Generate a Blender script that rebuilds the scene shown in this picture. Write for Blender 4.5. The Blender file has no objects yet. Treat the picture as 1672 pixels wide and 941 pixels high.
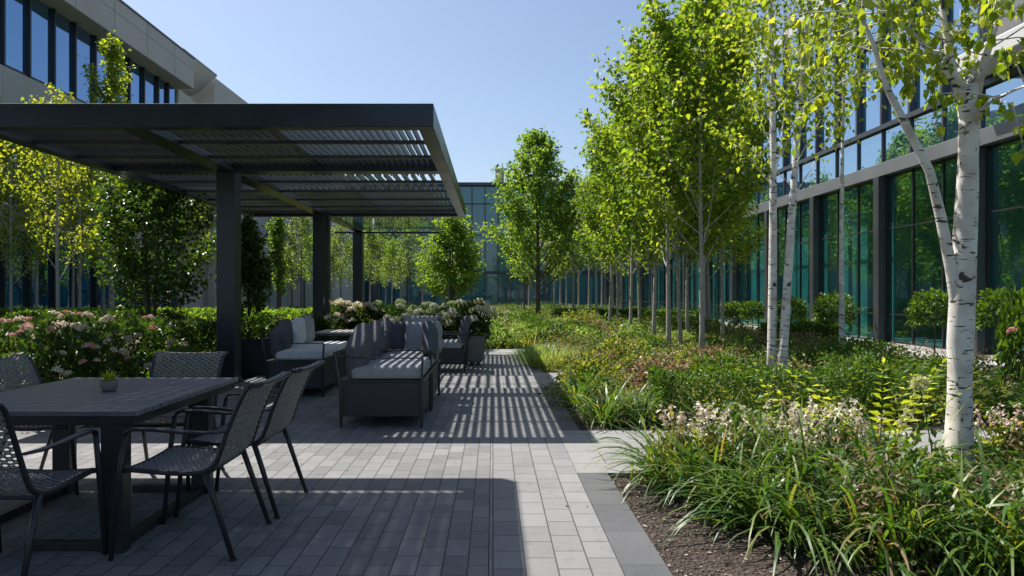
import bpy, math, random
import numpy as np
from mathutils import Vector, Matrix
R = math.radians
sc = bpy.context.scene
col = sc.collection

# ------------------------------------------------------------------ camera, sky, sun, exposure
EYE = 1.35
cam = bpy.data.cameras.new('camera'); camo = bpy.data.objects.new('camera', cam); col.objects.link(camo)
camo.location = (0, 0, EYE); camo.rotation_euler = (R(90), 0, 0)
cam.sensor_width = 36; cam.lens = 1150 / 1672 * 36
cam.shift_x = (836 - 805) / 1672; cam.shift_y = (480 - 470.5) / 1672
cam.clip_start = 0.05; cam.clip_end = 3000
sc.camera = camo

TO_SUN = Vector((-0.469, 0.42, 1.0)).normalized()
SUN_EL = math.asin(TO_SUN.z); SUN_AZ = math.atan2(TO_SUN.x, TO_SUN.y)
w = bpy.data.worlds.new('World'); sc.world = w; w.use_nodes = True
nt = w.node_tree
sky = nt.nodes.new('ShaderNodeTexSky'); sky.sky_type = 'NISHITA'; sky.sun_disc = False
sky.sun_elevation = SUN_EL; sky.sun_rotation = SUN_AZ
sky.air_density = 1.0; sky.dust_density = 1.6; sky.ozone_density = 2.0
bg = nt.nodes['Background']; bg.inputs['Strength'].default_value = 0.088
nt.links.new(sky.outputs[0], bg.inputs[0])
sun = bpy.data.lights.new('sun', 'SUN'); suno = bpy.data.objects.new('sun', sun); col.objects.link(suno)
sun.energy = 5.0; sun.angle = R(0.5); sun.color = (1.0, 0.955, 0.89)
suno.rotation_euler = TO_SUN.to_track_quat('Z', 'Y').to_euler(); suno.location = (-20, 20, 40)
sc.view_settings.view_transform = 'Standard'; sc.view_settings.look = 'None'
sc.view_settings.exposure = 0.78; sc.view_settings.gamma = 1.0; sc.view_settings.use_curve_mapping = False
sc.cycles.use_denoising = True
sc.cycles.max_bounces = 8; sc.cycles.transparent_max_bounces = 12
sc.cycles.diffuse_bounces = 4; sc.cycles.transmission_bounces = 6
sc.cycles.sample_clamp_indirect = 6

# ------------------------------------------------------------------ materials
def mat(name):
    m = bpy.data.materials.new(name); m.use_nodes = True
    n = m.node_tree.nodes; b = n['Principled BSDF']
    return m, n, m.node_tree.links, b
def N(n, t, **kw):
    x = n.new(t)
    for k, v in kw.items(): setattr(x, k, v)
    return x
def ramp(n, stops, interp='LINEAR'):
    r = n.new('ShaderNodeValToRGB'); r.color_ramp.interpolation = interp
    e = r.color_ramp.elements
    while len(e) < len(stops): e.new(0.5)
    for i, (p, c) in enumerate(stops):
        e[i].position = p; e[i].color = (*c, 1)
    return r
def simple(name, c, rough=0.6, metal=0.0, spec=0.5, var=0.12, vscale=6, bump=0.0, bscale=80):
    m, n, l, b = mat(name)
    tc = N(n, 'ShaderNodeTexCoord'); nz = N(n, 'ShaderNodeTexNoise'); nz.inputs['Scale'].default_value = vscale
    nz.inputs['Detail'].default_value = 6
    l.new(tc.outputs['Object'], nz.inputs['Vector'])
    r = ramp(n, [(0.3, tuple(x * (1 - var) for x in c)), (0.7, tuple(min(1, x * (1 + var)) for x in c))])
    l.new(nz.outputs['Fac'], r.inputs[0]); l.new(r.outputs[0], b.inputs['Base Color'])
    b.inputs['Roughness'].default_value = rough; b.inputs['Metallic'].default_value = metal
    b.inputs['Specular IOR Level'].default_value = spec
    mr = N(n, 'ShaderNodeMapRange'); mr.inputs['To Min'].default_value = max(0, rough - 0.1); mr.inputs['To Max'].default_value = min(1, rough + 0.1)
    l.new(nz.outputs['Fac'], mr.inputs['Value']); l.new(mr.outputs[0], b.inputs['Roughness'])
    if bump:
        n2 = N(n, 'ShaderNodeTexNoise'); n2.inputs['Scale'].default_value = bscale; n2.inputs['Detail'].default_value = 5
        l.new(tc.outputs['Object'], n2.inputs['Vector'])
        bp = N(n, 'ShaderNodeBump'); bp.inputs['Strength'].default_value = bump; bp.inputs['Distance'].default_value = 0.01
        l.new(n2.outputs['Fac'], bp.inputs['Height']); l.new(bp.outputs[0], b.inputs['Normal'])
    return m
def leafmat(name, c1, c2, c3, trans=0.4, tcol=None, rough=0.45, spec=0.35, straw=None):
    """leaf colour varies leaf by leaf; light shines through"""
    m, n, l, b = mat(name)
    if trans != 0.3 or not tcol: c1, c2, c3 = [tuple(min(0.6, q * 1.3) for q in c) for c in (c1, c2, c3)]
    g = N(n, 'ShaderNodeNewGeometry')
    r = ramp(n, [(0.0, c1), (0.55, c2), (1.0, c3)] if not straw else [(0.0, c1), (0.5, c2), (0.88, c3), (0.95, straw)])
    l.new(g.outputs['Random Per Island'], r.inputs[0]); l.new(r.outputs[0], b.inputs['Base Color'])
    b.inputs['Roughness'].default_value = rough; b.inputs['Specular IOR Level'].default_value = spec
    tr = N(n, 'ShaderNodeBsdfTranslucent')
    mx = N(n, 'ShaderNodeMix', data_type='RGBA', blend_type='MULTIPLY'); mx.inputs['Factor'].default_value = 1
    l.new(r.outputs[0], mx.inputs[6]); mx.inputs[7].default_value = (*(tcol or (2.35, 2.2, 0.7)), 1)
    l.new(mx.outputs[2], tr.inputs['Color'])
    ms = N(n, 'ShaderNodeMixShader'); ms.inputs[0].default_value = trans
    l.new(b.outputs[0], ms.inputs[1]); l.new(tr.outputs[0], ms.inputs[2])
    l.new(ms.outputs[0], n['Material Output'].inputs['Surface'])
    return m

M = {}
M['metal_dark'] = simple('dark powder coated aluminium', (0.040, 0.047, 0.060), 0.34, 0.45, 0.5, 0.18, 1.5)
M['metal_black'] = simple('black powder coated aluminium', (0.028, 0.029, 0.032), 0.40, 0.2, 0.5, 0.15, 8)
M['louvre'] = simple('louvre aluminium', (0.085, 0.09, 0.10), 0.35, 0.5, 0.5, 0.15, 3)
M['panel'] = simple('sofa side panel', (0.042, 0.043, 0.046), 0.6, 0.0, 0.35, 0.1, 4, 0.15, 160)
M['wicker'] = simple('woven resin strand', (0.22, 0.21, 0.20), 0.40, 0, 0.5, 0.35, 60)
M['cushion_dark'] = simple('dark grey outdoor fabric', (0.095, 0.099, 0.112), 0.9, 0, 0.15, 0.1, 14, 0.25, 420)
M['cushion_mid'] = simple('mid grey outdoor fabric', (0.29, 0.295, 0.31), 0.9, 0, 0.15, 0.1, 14, 0.25, 420)
M['cushion_light'] = simple('light grey outdoor fabric', (0.58, 0.58, 0.58), 0.9, 0, 0.15, 0.08, 14, 0.25, 420)
M['concrete'] = simple('pale concrete', (0.42, 0.40, 0.37), 0.8, 0, 0.3, 0.08, 2.5, 0.2, 60)
M['concrete_wall'] = simple('warm grey precast concrete', (0.50, 0.455, 0.405), 0.8, 0, 0.3, 0.07, 0.6, 0.15, 30)
M['roof_pale'] = simple('pale roof metal', (0.55, 0.54, 0.52), 0.5, 0, 0.4, 0.05, 1)
M['pot'] = simple('grey fibre cement', (0.17, 0.165, 0.155), 0.75, 0, 0.3, 0.18, 9, 0.3, 70)
M['pot_dark'] = simple('charcoal planter box', (0.028, 0.030, 0.034), 0.65, 0, 0.35, 0.15, 5)
M['steel'] = simple('window frame metal', (0.085, 0.088, 0.10), 0.4, 0.6, 0.5, 0.1, 2)
M['frame_light'] = simple('brushed beam cladding', (0.22, 0.22, 0.23), 0.4, 0.5, 0.5, 0.08, 1)
M['soil'] = None
M['room'] = simple('interior wall', (0.30, 0.37, 0.38), 0.9, 0, 0.2, 0.2, 0.7)
M['curtain'] = simple('teal curtain', (0.26, 0.50, 0.48), 0.9, 0, 0.1, 0.12, 2)
M['stem'] = simple('green stem', (0.07, 0.12, 0.03), 0.6, 0, 0.3, 0.2, 20)
M['bark'] = simple('grey brown bark', (0.11, 0.09, 0.07), 0.85, 0, 0.2, 0.3, 18, 0.6, 50)
M['bark_pale'] = simple('pale smooth bark', (0.36, 0.33, 0.29), 0.8, 0, 0.2, 0.35, 22, 0.4, 60)

def m_birch():
    m, n, l, b = mat('white birch bark')
    tc = N(n, 'ShaderNodeTexCoord'); mp = N(n, 'ShaderNodeMapping'); mp.inputs['Scale'].default_value = (7, 7, 42)
    l.new(tc.outputs['Object'], mp.inputs[0])
    a = N(n, 'ShaderNodeTexNoise'); a.inputs['Scale'].default_value = 1.3; a.inputs['Detail'].default_value = 3; l.new(mp.outputs[0], a.inputs['Vector'])
    r1 = ramp(n, [(0.62, (0, 0, 0)), (0.66, (1, 1, 1))]); l.new(a.outputs['Fac'], r1.inputs[0])
    mp2 = N(n, 'ShaderNodeMapping'); mp2.inputs['Scale'].default_value = (9, 9, 13); l.new(tc.outputs['Object'], mp2.inputs[0])
    v = N(n, 'ShaderNodeTexNoise'); v.inputs['Scale'].default_value = 0.8; v.inputs['Detail'].default_value = 5; v.inputs['Distortion'].default_value = 1.2
    l.new(mp2.outputs[0], v.inputs['Vector'])
    r2 = ramp(n, [(0.62, (0, 0, 0)), (0.655, (1, 1, 1))]); l.new(v.outputs['Fac'], r2.inputs[0])
    mx = N(n, 'ShaderNodeMath', operation='MAXIMUM'); l.new(r1.outputs[0], mx.inputs[0]); l.new(r2.outputs[0], mx.inputs[1])
    base = N(n, 'ShaderNodeTexNoise'); base.inputs['Scale'].default_value = 5; l.new(tc.outputs['Object'], base.inputs['Vector'])
    rb = ramp(n, [(0.3, (0.44, 0.39, 0.34)), (0.6, (0.68, 0.65, 0.60))]); l.new(base.outputs['Fac'], rb.inputs[0])
    c = N(n, 'ShaderNodeMix', data_type='RGBA'); l.new(mx.outputs[0], c.inputs[0]); l.new(rb.outputs[0], c.inputs[6]); c.inputs[7].default_value = (0.05, 0.035, 0.028, 1)
    l.new(c.outputs[2], b.inputs['Base Color']); b.inputs['Roughness'].default_value = 0.7
    bp = N(n, 'ShaderNodeBump'); bp.inputs['Strength'].default_value = 0.5; bp.inputs['Distance'].default_value = 0.006; bp.invert = True
    l.new(mx.outputs[0], bp.inputs['Height']); l.new(bp.outputs[0], b.inputs['Normal'])
    return m
M['birch'] = m_birch()

def m_paver(name, cA, cB, sx=0.30, sy=0.145, off=0.5, rot=True, mortar=0.004):
    m, n, l, b = mat(name)
    tc = N(n, 'ShaderNodeTexCoord'); mp = N(n, 'ShaderNodeMapping')
    if rot: mp.inputs['Rotation'].default_value = (0, 0, R(90))
    l.new(tc.outputs['Object'], mp.inputs[0])
    br = N(n, 'ShaderNodeTexBrick'); br.offset = off; br.squash = 1.0
    br.inputs['Scale'].default_value = 1.0; br.inputs['Brick Width'].default_value = sx; br.inputs['Row Height'].default_value = sy
    br.inputs['Mortar Size'].default_value = mortar; br.inputs['Mortar Smooth'].default_value = 0.2
    br.inputs['Color1'].default_value = (*cA, 1); br.inputs['Color2'].default_value = (*cB, 1); br.inputs['Mortar'].default_value = (0.06, 0.06, 0.058, 1)
    l.new(mp.outputs[0], br.inputs['Vector'])
    nz = N(n, 'ShaderNodeTexNoise'); nz.inputs['Scale'].default_value = 1.1; nz.inputs['Detail'].default_value = 8; nz.inputs['Roughness'].default_value = 0.65
    l.new(tc.outputs['Object'], nz.inputs['Vector'])
    rr = ramp(n, [(0.3, (0.80, 0.80, 0.80)), (0.7, (1.1, 1.09, 1.07))]); l.new(nz.outputs['Fac'], rr.inputs[0])
    fine = N(n, 'ShaderNodeTexNoise'); fine.inputs['Scale'].default_value = 160; fine.inputs['Detail'].default_value = 4
    l.new(tc.outputs['Object'], fine.inputs['Vector'])
    rf = ramp(n, [(0.3, (0.86, 0.86, 0.86)), (0.7, (1.08, 1.08, 1.08))]); l.new(fine.outputs['Fac'], rf.inputs[0])
    st = N(n, 'ShaderNodeTexNoise'); st.inputs['Scale'].default_value = 9; st.inputs['Detail'].default_value = 9; st.inputs['Roughness'].default_value = 0.75
    l.new(tc.outputs['Object'], st.inputs['Vector'])
    rs = ramp(n, [(0.33, (0.72, 0.71, 0.70)), (0.45, (1, 1, 1))]); l.new(st.outputs['Fac'], rs.inputs[0])
    x1 = N(n, 'ShaderNodeMix', data_type='RGBA', blend_type='MULTIPLY'); x1.inputs[0].default_value = 1
    x2 = N(n, 'ShaderNodeMix', data_type='RGBA', blend_type='MULTIPLY'); x2.inputs[0].default_value = 1
    x3 = N(n, 'ShaderNodeMix', data_type='RGBA', blend_type='MULTIPLY'); x3.inputs[0].default_value = 1
    l.new(br.outputs['Color'], x1.inputs[6]); l.new(rr.outputs[0], x1.inputs[7])
    l.new(x1.outputs[2], x2.inputs[6]); l.new(rf.outputs[0], x2.inputs[7])
    l.new(x2.outputs[2], x3.inputs[6]); l.new(rs.outputs[0], x3.inputs[7])
    l.new(x3.outputs[2], b.inputs['Base Color']); b.inputs['Roughness'].default_value = 0.72; b.inputs['Specular IOR Level'].default_value = 0.35
    bp = N(n, 'ShaderNodeBump'); bp.inputs['Strength'].default_value = 0.7; bp.inputs['Distance'].default_value = 0.004; bp.invert = True
    l.new(br.outputs['Fac'], bp.inputs['Height'])
    bp2 = N(n, 'ShaderNodeBump'); bp2.inputs['Strength'].default_value = 0.35; bp2.inputs['Distance'].default_value = 0.003
    l.new(fine.outputs['Fac'], bp2.inputs['Height']); l.new(bp.outputs[0], bp2.inputs['Normal']); l.new(bp2.outputs[0], b.inputs['Normal'])
    return m
M['paver'] = m_paver('grey stone pavers', (0.145, 0.146, 0.148), (0.215, 0.215, 0.215), 0.25, 0.125)
M['paver_wide'] = m_paver('pale stone pavers', (0.185, 0.185, 0.185), (0.23, 0.23, 0.23), 0.24, 0.16, 0.4)
M['border'] = m_paver('dark grey border pavers', (0.085, 0.087, 0.094), (0.105, 0.108, 0.114), 0.6, 0.5, 0.0, False)
M['slab'] = m_paver('pale path slabs', (0.225, 0.223, 0.22), (0.255, 0.253, 0.25), 0.6, 0.4, 0.5, False)

def m_soil():
    m, n, l, b = mat('bark mulch')
    tc = N(n, 'ShaderNodeTexCoord')
    v = N(n, 'ShaderNodeTexVoronoi'); v.inputs['Scale'].default_value = 48; v.inputs['Randomness'].default_value = 1
    nz = N(n, 'ShaderNodeTexNoise'); nz.inputs['Scale'].default_value = 30; nz.inputs['Detail'].default_value = 9
    l.new(tc.outputs['Object'], v.inputs['Vector']); l.new(tc.outputs['Object'], nz.inputs['Vector'])
    r = ramp(n, [(0.25, (0.03, 0.02, 0.015)), (0.6, (0.09, 0.065, 0.05)), (0.85, (0.17, 0.14, 0.115))])
    l.new(nz.outputs['Fac'], r.inputs[0])
    mx = N(n, 'ShaderNodeMix', data_type='RGBA', blend_type='MULTIPLY'); mx.inputs[0].default_value = 0.6
    l.new(r.outputs[0], mx.inputs[6]); l.new(v.outputs['Distance'], mx.inputs[7])
    l.new(mx.outputs[2], b.inputs['Base Color']); b.inputs['Roughness'].default_value = 0.95
    bp = N(n, 'ShaderNodeBump'); bp.inputs['Strength'].default_value = 1; bp.inputs['Distance'].default_value = 0.03
    l.new(v.outputs['Distance'], bp.inputs['Height']); l.new(bp.outputs[0], b.inputs['Normal'])
    return m
M['soil'] = m_soil()
def m_lawn():
    m, n, l, b = mat('rough grass ground')
    tc = N(n, 'ShaderNodeTexCoord'); nz = N(n, 'ShaderNodeTexNoise'); nz.inputs['Scale'].default_value = 0.9; nz.inputs['Detail'].default_value = 12; nz.inputs['Roughness'].default_value = 0.7
    l.new(tc.outputs['Object'], nz.inputs['Vector'])
    r = ramp(n, [(0.3, (0.03, 0.045, 0.014)), (0.5, (0.06, 0.09, 0.025)), (0.7, (0.12, 0.12, 0.05))]); l.new(nz.outputs['Fac'], r.inputs[0])
    l.new(r.outputs[0], b.inputs['Base Color']); b.inputs['Roughness'].default_value = 0.95
    return m
M['lawn'] = m_lawn()
def m_tabletop():
    m, n, l, b = mat('slate table boards')
    tc = N(n, 'ShaderNodeTexCoord')
    wv = N(n, 'ShaderNodeTexWave', wave_type='BANDS', bands_direction='Y'); wv.inputs['Scale'].default_value = 3.4; wv.inputs['Distortion'].default_value = 0.15
    l.new(tc.outputs['Object'], wv.inputs['Vector'])
    mp = N(n, 'ShaderNodeMapping'); mp.inputs['Scale'].default_value = (2, 26, 2); l.new(tc.outputs['Object'], mp.inputs[0])
    nz = N(n, 'ShaderNodeTexNoise'); nz.inputs['Scale'].default_value = 4; nz.inputs['Detail'].default_value = 8; l.new(mp.outputs[0], nz.inputs['Vector'])
    r = ramp(n, [(0.3, (0.12, 0.125, 0.14)), (0.7, (0.19, 0.195, 0.215))]); l.new(nz.outputs['Fac'], r.inputs[0])
    g = ramp(n, [(0.0, (0.3, 0.3, 0.3)), (0.07, (1, 1, 1))]); l.new(wv.outputs['Fac'], g.inputs[0])
    x = N(n, 'ShaderNodeMix', data_type='RGBA', blend_type='MULTIPLY'); x.inputs[0].default_value = 1
    l.new(r.outputs[0], x.inputs[6]); l.new(g.outputs[0], x.inputs[7]); l.new(x.outputs[2], b.inputs['Base Color'])
    b.inputs['Roughness'].default_value = 0.42
    bp = N(n, 'ShaderNodeBump'); bp.inputs['Strength'].default_value = 0.4; bp.inputs['Distance'].default_value = 0.004
    l.new(nz.outputs['Fac'], bp.inputs['Height']); l.new(bp.outputs[0], b.inputs['Normal'])
    return m
M['tabletop'] = m_tabletop()

def m_glass(name, tint, refl=0.25, rough=0.0, opaque=None, gc=(0.80, 0.92, 0.95)):
    m, n, l, b = mat(name)
    out = n['Material Output']; n.remove(b)
    gl = N(n, 'ShaderNodeBsdfGlossy'); gl.inputs['Roughness'].default_value = rough; gl.inputs['Color'].default_value = (*gc, 1)
    # panes are never perfectly flat
    tc = N(n, 'ShaderNodeTexCoord'); nz = N(n, 'ShaderNodeTexNoise'); nz.inputs['Scale'].default_value = 0.8; nz.inputs['Detail'].default_value = 1
    l.new(tc.outputs['Object'], nz.inputs['Vector'])
    bp = N(n, 'ShaderNodeBump'); bp.inputs['Strength'].default_value = 0.25; bp.inputs['Distance'].default_value = 0.03
    l.new(nz.outputs['Fac'], bp.inputs['Height']); l.new(bp.outputs[0], gl.inputs['Normal'])
    if opaque:
        tr = N(n, 'ShaderNodeBsdfDiffuse'); tr.inputs['Color'].default_value = (*opaque, 1)
    else:
        tr = N(n, 'ShaderNodeBsdfTransparent'); tr.inputs['Color'].default_value = (*tint, 1)
    lw = N(n, 'ShaderNodeLayerWeight'); lw.inputs['Blend'].default_value = 0.25
    mr = N(n, 'ShaderNodeMapRange'); mr.inputs['To Min'].default_value = refl; mr.inputs['To Max'].default_value = 0.48 if refl < 0.2 else 0.9
    l.new(lw.outputs['Fresnel'], mr.inputs['Value'])
    ms = N(n, 'ShaderNodeMixShader'); l.new(mr.outputs[0], ms.inputs[0]); l.new(tr.outputs[0], ms.inputs[1]); l.new(gl.outputs[0], ms.inputs[2])
    l.new(ms.outputs[0], out.inputs['Surface'])
    return m
M['glass'] = m_glass('teal tinted glass', (0.70, 0.92, 0.92), 0.05)
M['glass_blue'] = m_glass('blue reflective glass', None, 0.60, 0.0, (0.02, 0.06, 0.10), (0.6, 0.78, 0.95))
M['glass_left'] = m_glass('blue window glass', None, 0.60, 0.0, (0.02, 0.06, 0.12), (0.42, 0.62, 0.90))
M['glass_far'] = m_glass('teal curtain wall glass', None, 0.10, 0.02, (0.05, 0.17, 0.18))
M['glass_roof'] = m_glass('clear canopy glass', (0.72, 0.82, 0.80), 0.06)

G = leafmat
M['leaf_row'] = G('fresh green leaves', (0.045, 0.085, 0.012), (0.085, 0.14, 0.018), (0.18, 0.21, 0.025), 0.6)
M['leaf_row2'] = G('deep green leaves', (0.04, 0.085, 0.012), (0.07, 0.13, 0.018), (0.13, 0.18, 0.025), 0.5)
M['leaf_birch'] = G('birch leaves', (0.08, 0.13, 0.015), (0.13, 0.18, 0.02), (0.22, 0.24, 0.03), 0.55)
M['leaf_yellow'] = G('yellow green leaves', (0.09, 0.13, 0.015), (0.15, 0.19, 0.02), (0.25, 0.25, 0.03), 0.55)
M['leaf_mid'] = G('mid green leaves', (0.05, 0.10, 0.02), (0.09, 0.16, 0.03), (0.15, 0.21, 0.035), 0.5)
M['leaf_pale'] = G('pale grey green leaves', (0.075, 0.12, 0.045), (0.11, 0.165, 0.055), (0.17, 0.22, 0.08), 0.45)
M['leaf_dark'] = G('dark glossy leaves', (0.018, 0.042, 0.008), (0.032, 0.068, 0.010), (0.075, 0.12, 0.016), 0.4, rough=0.3, spec=0.6)
M['leaf_shade'] = G('deep hydrangea leaves', (0.014, 0.034, 0.008), (0.026, 0.056, 0.012), (0.05, 0.085, 0.018), 0.3)
M['leaf_hedge'] = G('hedge leaves', (0.025, 0.06, 0.010), (0.045, 0.095, 0.014), (0.08, 0.13, 0.02), 0.35)
M['leaf_strap'] = G('strap leaves', (0.022, 0.055, 0.010), (0.045, 0.095, 0.016), (0.11, 0.16, 0.03), 0.35, rough=0.42, spec=0.45, straw=(0.26, 0.20, 0.10))
M['leaf_meadow'] = G('meadow leaves', (0.05, 0.075, 0.018), (0.095, 0.125, 0.032), (0.19, 0.20, 0.05), 0.4, straw=(0.30, 0.22, 0.13))
M['leaf_russet'] = G('russet leaves', (0.085, 0.055, 0.035), (0.16, 0.12, 0.07), (0.28, 0.22, 0.14), 0.35, (1.5, 1.2, 0.8))
M['leaf_lime'] = G('lime leaves', (0.18, 0.22, 0.02), (0.26, 0.30, 0.03), (0.34, 0.34, 0.04), 0.5, (1.8, 1.8, 0.6))
M['leaf_silver'] = G('silver green leaves', (0.10, 0.16, 0.07), (0.15, 0.22, 0.09), (0.22, 0.28, 0.12), 0.35)
P3 = (1.2, 1.1, 1.0)
M['petal_white'] = G('cream petals', (0.55, 0.50, 0.38), (0.68, 0.64, 0.50), (0.75, 0.72, 0.62), 0.3, P3, 0.7, 0.2)
M['petal_pink'] = G('pink petals', (0.50, 0.22, 0.20), (0.60, 0.32, 0.27), (0.66, 0.46, 0.36), 0.3, P3, 0.7, 0.2)
M['petal_lime'] = G('lime cream petals', (0.42, 0.48, 0.20), (0.55, 0.58, 0.28), (0.62, 0.60, 0.42), 0.3, P3, 0.7, 0.2)
M['petal_blush'] = G('blush petals', (0.55, 0.40, 0.33), (0.68, 0.55, 0.46), (0.74, 0.66, 0.58), 0.3, P3, 0.7, 0.2)
M['chips'] = G('pale bark chips', (0.10, 0.075, 0.055), (0.17, 0.13, 0.10), (0.36, 0.31, 0.26), 0.0, P3, 0.9, 0.2)

# ------------------------------------------------------------------ mesh helpers
class MB:
    def __init__(s): s.v = []; s.f = []
    def box(s, x0, x1, y0, y1, z0, z1):
        b = len(s.v)
        s.v += [(x0, y0, z0), (x1, y0, z0), (x1, y1, z0), (x0, y1, z0), (x0, y0, z1), (x1, y0, z1), (x1, y1, z1), (x0, y1, z1)]
        s.f += [tuple(b + i for i in q) for q in ((0, 3, 2, 1), (4, 5, 6, 7), (0, 1, 5, 4), (1, 2, 6, 5), (2, 3, 7, 6), (3, 0, 4, 7))]
        return s
    def obox(s, c, ax, ay, az):
        """box with centre c and half axis vectors"""
        b = len(s.v); c = Vector(c); ax = Vector(ax); ay = Vector(ay); az = Vector(az)
        for k in (-1, 1):
            for i, j in ((-1, -1), (1, -1), (1, 1), (-1, 1)): s.v.append(tuple(c + ax * i + ay * j + az * k))
        s.f += [tuple(b + i for i in q) for q in ((0, 3, 2, 1), (4, 5, 6, 7), (0, 1, 5, 4), (1, 2, 6, 5), (2, 3, 7, 6), (3, 0, 4, 7))]
        return s
    def tube(s, pts, rad, n=8, cap=True, flat=1.0, up=None):
        pts = [Vector(p) for p in pts]; m = len(pts)
        if not hasattr(rad, '__len__'): rad = [rad] * m
        b = len(s.v); ref = Vector(up) if up else Vector((0.13, 0.21, 0.97))
        for i, p in enumerate(pts):
            d = (pts[min(i + 1, m - 1)] - pts[max(i - 1, 0)]).normalized()
            r0 = ref if abs(d.dot(ref.normalized())) < 0.97 else Vector((1, 0.1, 0))
            u = d.cross(r0).normalized(); vv = u.cross(d).normalized()
            for k in range(n):
                a = 2 * math.pi * (k + 0.5) / n
                s.v.append(tuple(p + u * math.cos(a) * rad[i] + vv * math.sin(a) * rad[i] * flat))
        for i in range(m - 1):
            for k in range(n):
                s.f.append((b + i * n + k, b + i * n + (k + 1) % n, b + (i + 1) * n + (k + 1) % n, b + (i + 1) * n + k))
        if cap:
            s.f.append(tuple(b + k for k in range(n))[::-1]); s.f.append(tuple(b + (m - 1) * n + k for k in range(n)))
        return s
    def lathe(s, prof, n=28, c=(0, 0, 0)):
        b = len(s.v)
        for r, z in prof:
            for k in range(n):
                a = 2 * math.pi * k / n; s.v.append((c[0] + r * math.cos(a), c[1] + r * math.sin(a), c[2] + z))
        for i in range(len(prof) - 1):
            for k in range(n):
                s.f.append((b + i * n + k, b + i * n + (k + 1) % n, b + (i + 1) * n + (k + 1) % n, b + (i + 1) * n + k))
        return s
    def mesh(s, name, smooth=False):
        me = bpy.data.meshes.new(name); me.from_pydata(s.v, [], s.f); me.update()
        if smooth:
            for p in me.polygons: p.use_smooth = True
        return me
    def build(s, name, m, parent=None, smooth=False, bevel=0.0):
        return link(name, s.mesh(name, smooth), m, parent, bevel)
def link(name, me, m, parent=None, bevel=0.0):
    o = bpy.data.objects.new(name, me)
    if m is not None and not me.materials: me.materials.append(m)
    col.objects.link(o)
    if parent: o.parent = parent
    if bevel:
        bv = o.modifiers.new('bevel', 'BEVEL'); bv.width = bevel; bv.segments = 2; bv.limit_method = 'ANGLE'; bv.angle_limit = R(40)
    return o
def npmesh(name, V, F, smooth=False):
    """V (n,3); F (m,k) equal sized faces"""
    me = bpy.data.meshes.new(name); k = F.shape[1]
    me.vertices.add(len(V)); me.vertices.foreach_set('co', V.astype(np.float32).ravel())
    me.loops.add(F.size); me.loops.foreach_set('vertex_index', F.astype(np.int32).ravel())
    me.polygons.add(len(F)); me.polygons.foreach_set('loop_start', np.arange(0, F.size, k, dtype=np.int32))
    if smooth: me.polygons.foreach_set('use_smooth', np.ones(len(F), dtype=bool))
    me.update(calc_edges=True); me.validate()
    return me
def thing(name, label, cat, loc=(0, 0, 0), rz=0, group=None):
    o = bpy.data.objects.new(name, None); o.empty_display_size = 0.2; col.objects.link(o)
    o.location = loc; o.rotation_euler = (0, 0, rz); o['label'] = label; o['category'] = cat
    if group: o['group'] = group
    return o
def tag(o, label, cat, group=None):
    o['label'] = label; o['category'] = cat
    if group: o['group'] = group
    return o
def kind(o, k, label=None, cat=None):
    o['kind'] = k
    if label: o['label'] = label
    if cat: o['category'] = cat
    return o
def kids(o): return [c for c in o.children]
def copy_tree(o, parent=None):
    c = o.copy(); col.objects.link(c)
    if parent: c.parent = parent
    for ch in list(o.children): copy_tree(ch, c)
    return c
def px(x, y_depth): return (x - 805) * y_depth / 1150

def unit(a): return a / (np.linalg.norm(a, axis=1, keepdims=True) + 1e-9)
def leafgeo(P, D, L, W, rng, fold=0.18):
    """N folded leaves from points P along D"""
    n = len(P); D = unit(D); r = unit(rng.normal(size=(n, 3))); r[:, 2] += 0.8
    s = unit(np.cross(D, r)); nn = np.cross(s, D); L = np.broadcast_to(L, (n,))[:, None]
    mid = P + D * L * 0.42
    V = np.stack([P, mid + s * L * W / 2 + nn * L * fold, P + D * L - np.array([0, 0, 1]) * L * 0.12, mid - s * L * W / 2 + nn * L * fold], 1).reshape(-1, 3)
    i = np.arange(n)[:, None] * 4
    F = np.concatenate([i + np.array([0, 1, 2]), i + np.array([0, 2, 3])])
    return V, F
def blades(B, az, el, L, W, rng, droop=1.0, seg=4):
    """N arching strap blades rooted at B: returns quads"""
    n = len(B); t = np.linspace(0, 1, seg + 1)
    L = np.broadcast_to(L, (n,)); el = np.broadcast_to(el, (n,)); droop = np.broadcast_to(droop, (n,))
    hx = np.cos(az); hy = np.sin(az); pts = np.zeros((n, seg + 1, 3)); pts[:, 0] = B
    for k in range(seg):
        e = el - droop * (t[k] ** 1.2) * 1.9
        d = np.stack([np.cos(e) * hx, np.cos(e) * hy, np.sin(e)], 1)
        pts[:, k + 1] = pts[:, k] + d * (L / seg)[:, None]
    side = np.stack([-hy, hx, rng.normal(0, 0.25, n)], 1); side = unit(side)
    wd = np.sin(np.clip(0.18 + 0.82 * (1 - t), 0, 1) * math.pi / 2) ; wd[-1] = 0.06
    wd = wd * 0.5
    Wn = np.broadcast_to(W, (n,))
    A = pts + side[:, None] * (Wn[:, None] * wd[None])[:, :, None]; Bv = pts - side[:, None] * (Wn[:, None] * wd[None])[:, :, None]
    V = np.stack([A, Bv], 2).reshape(-1, 3)
    base = np.arange(n)[:, None] * (2 * (seg + 1)); F = []
    for k in range(seg): F.append(base + np.array([2 * k, 2 * k + 1, 2 * k + 3, 2 * k + 2]))
    return V, np.concatenate(F)
def join(parts):
    Vs, Fs, o = [], [], 0
    for V, F in parts:
        Vs.append(V); Fs.append(F + o); o += len(V)
    return np.concatenate(Vs), np.concatenate(Fs)

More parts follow.
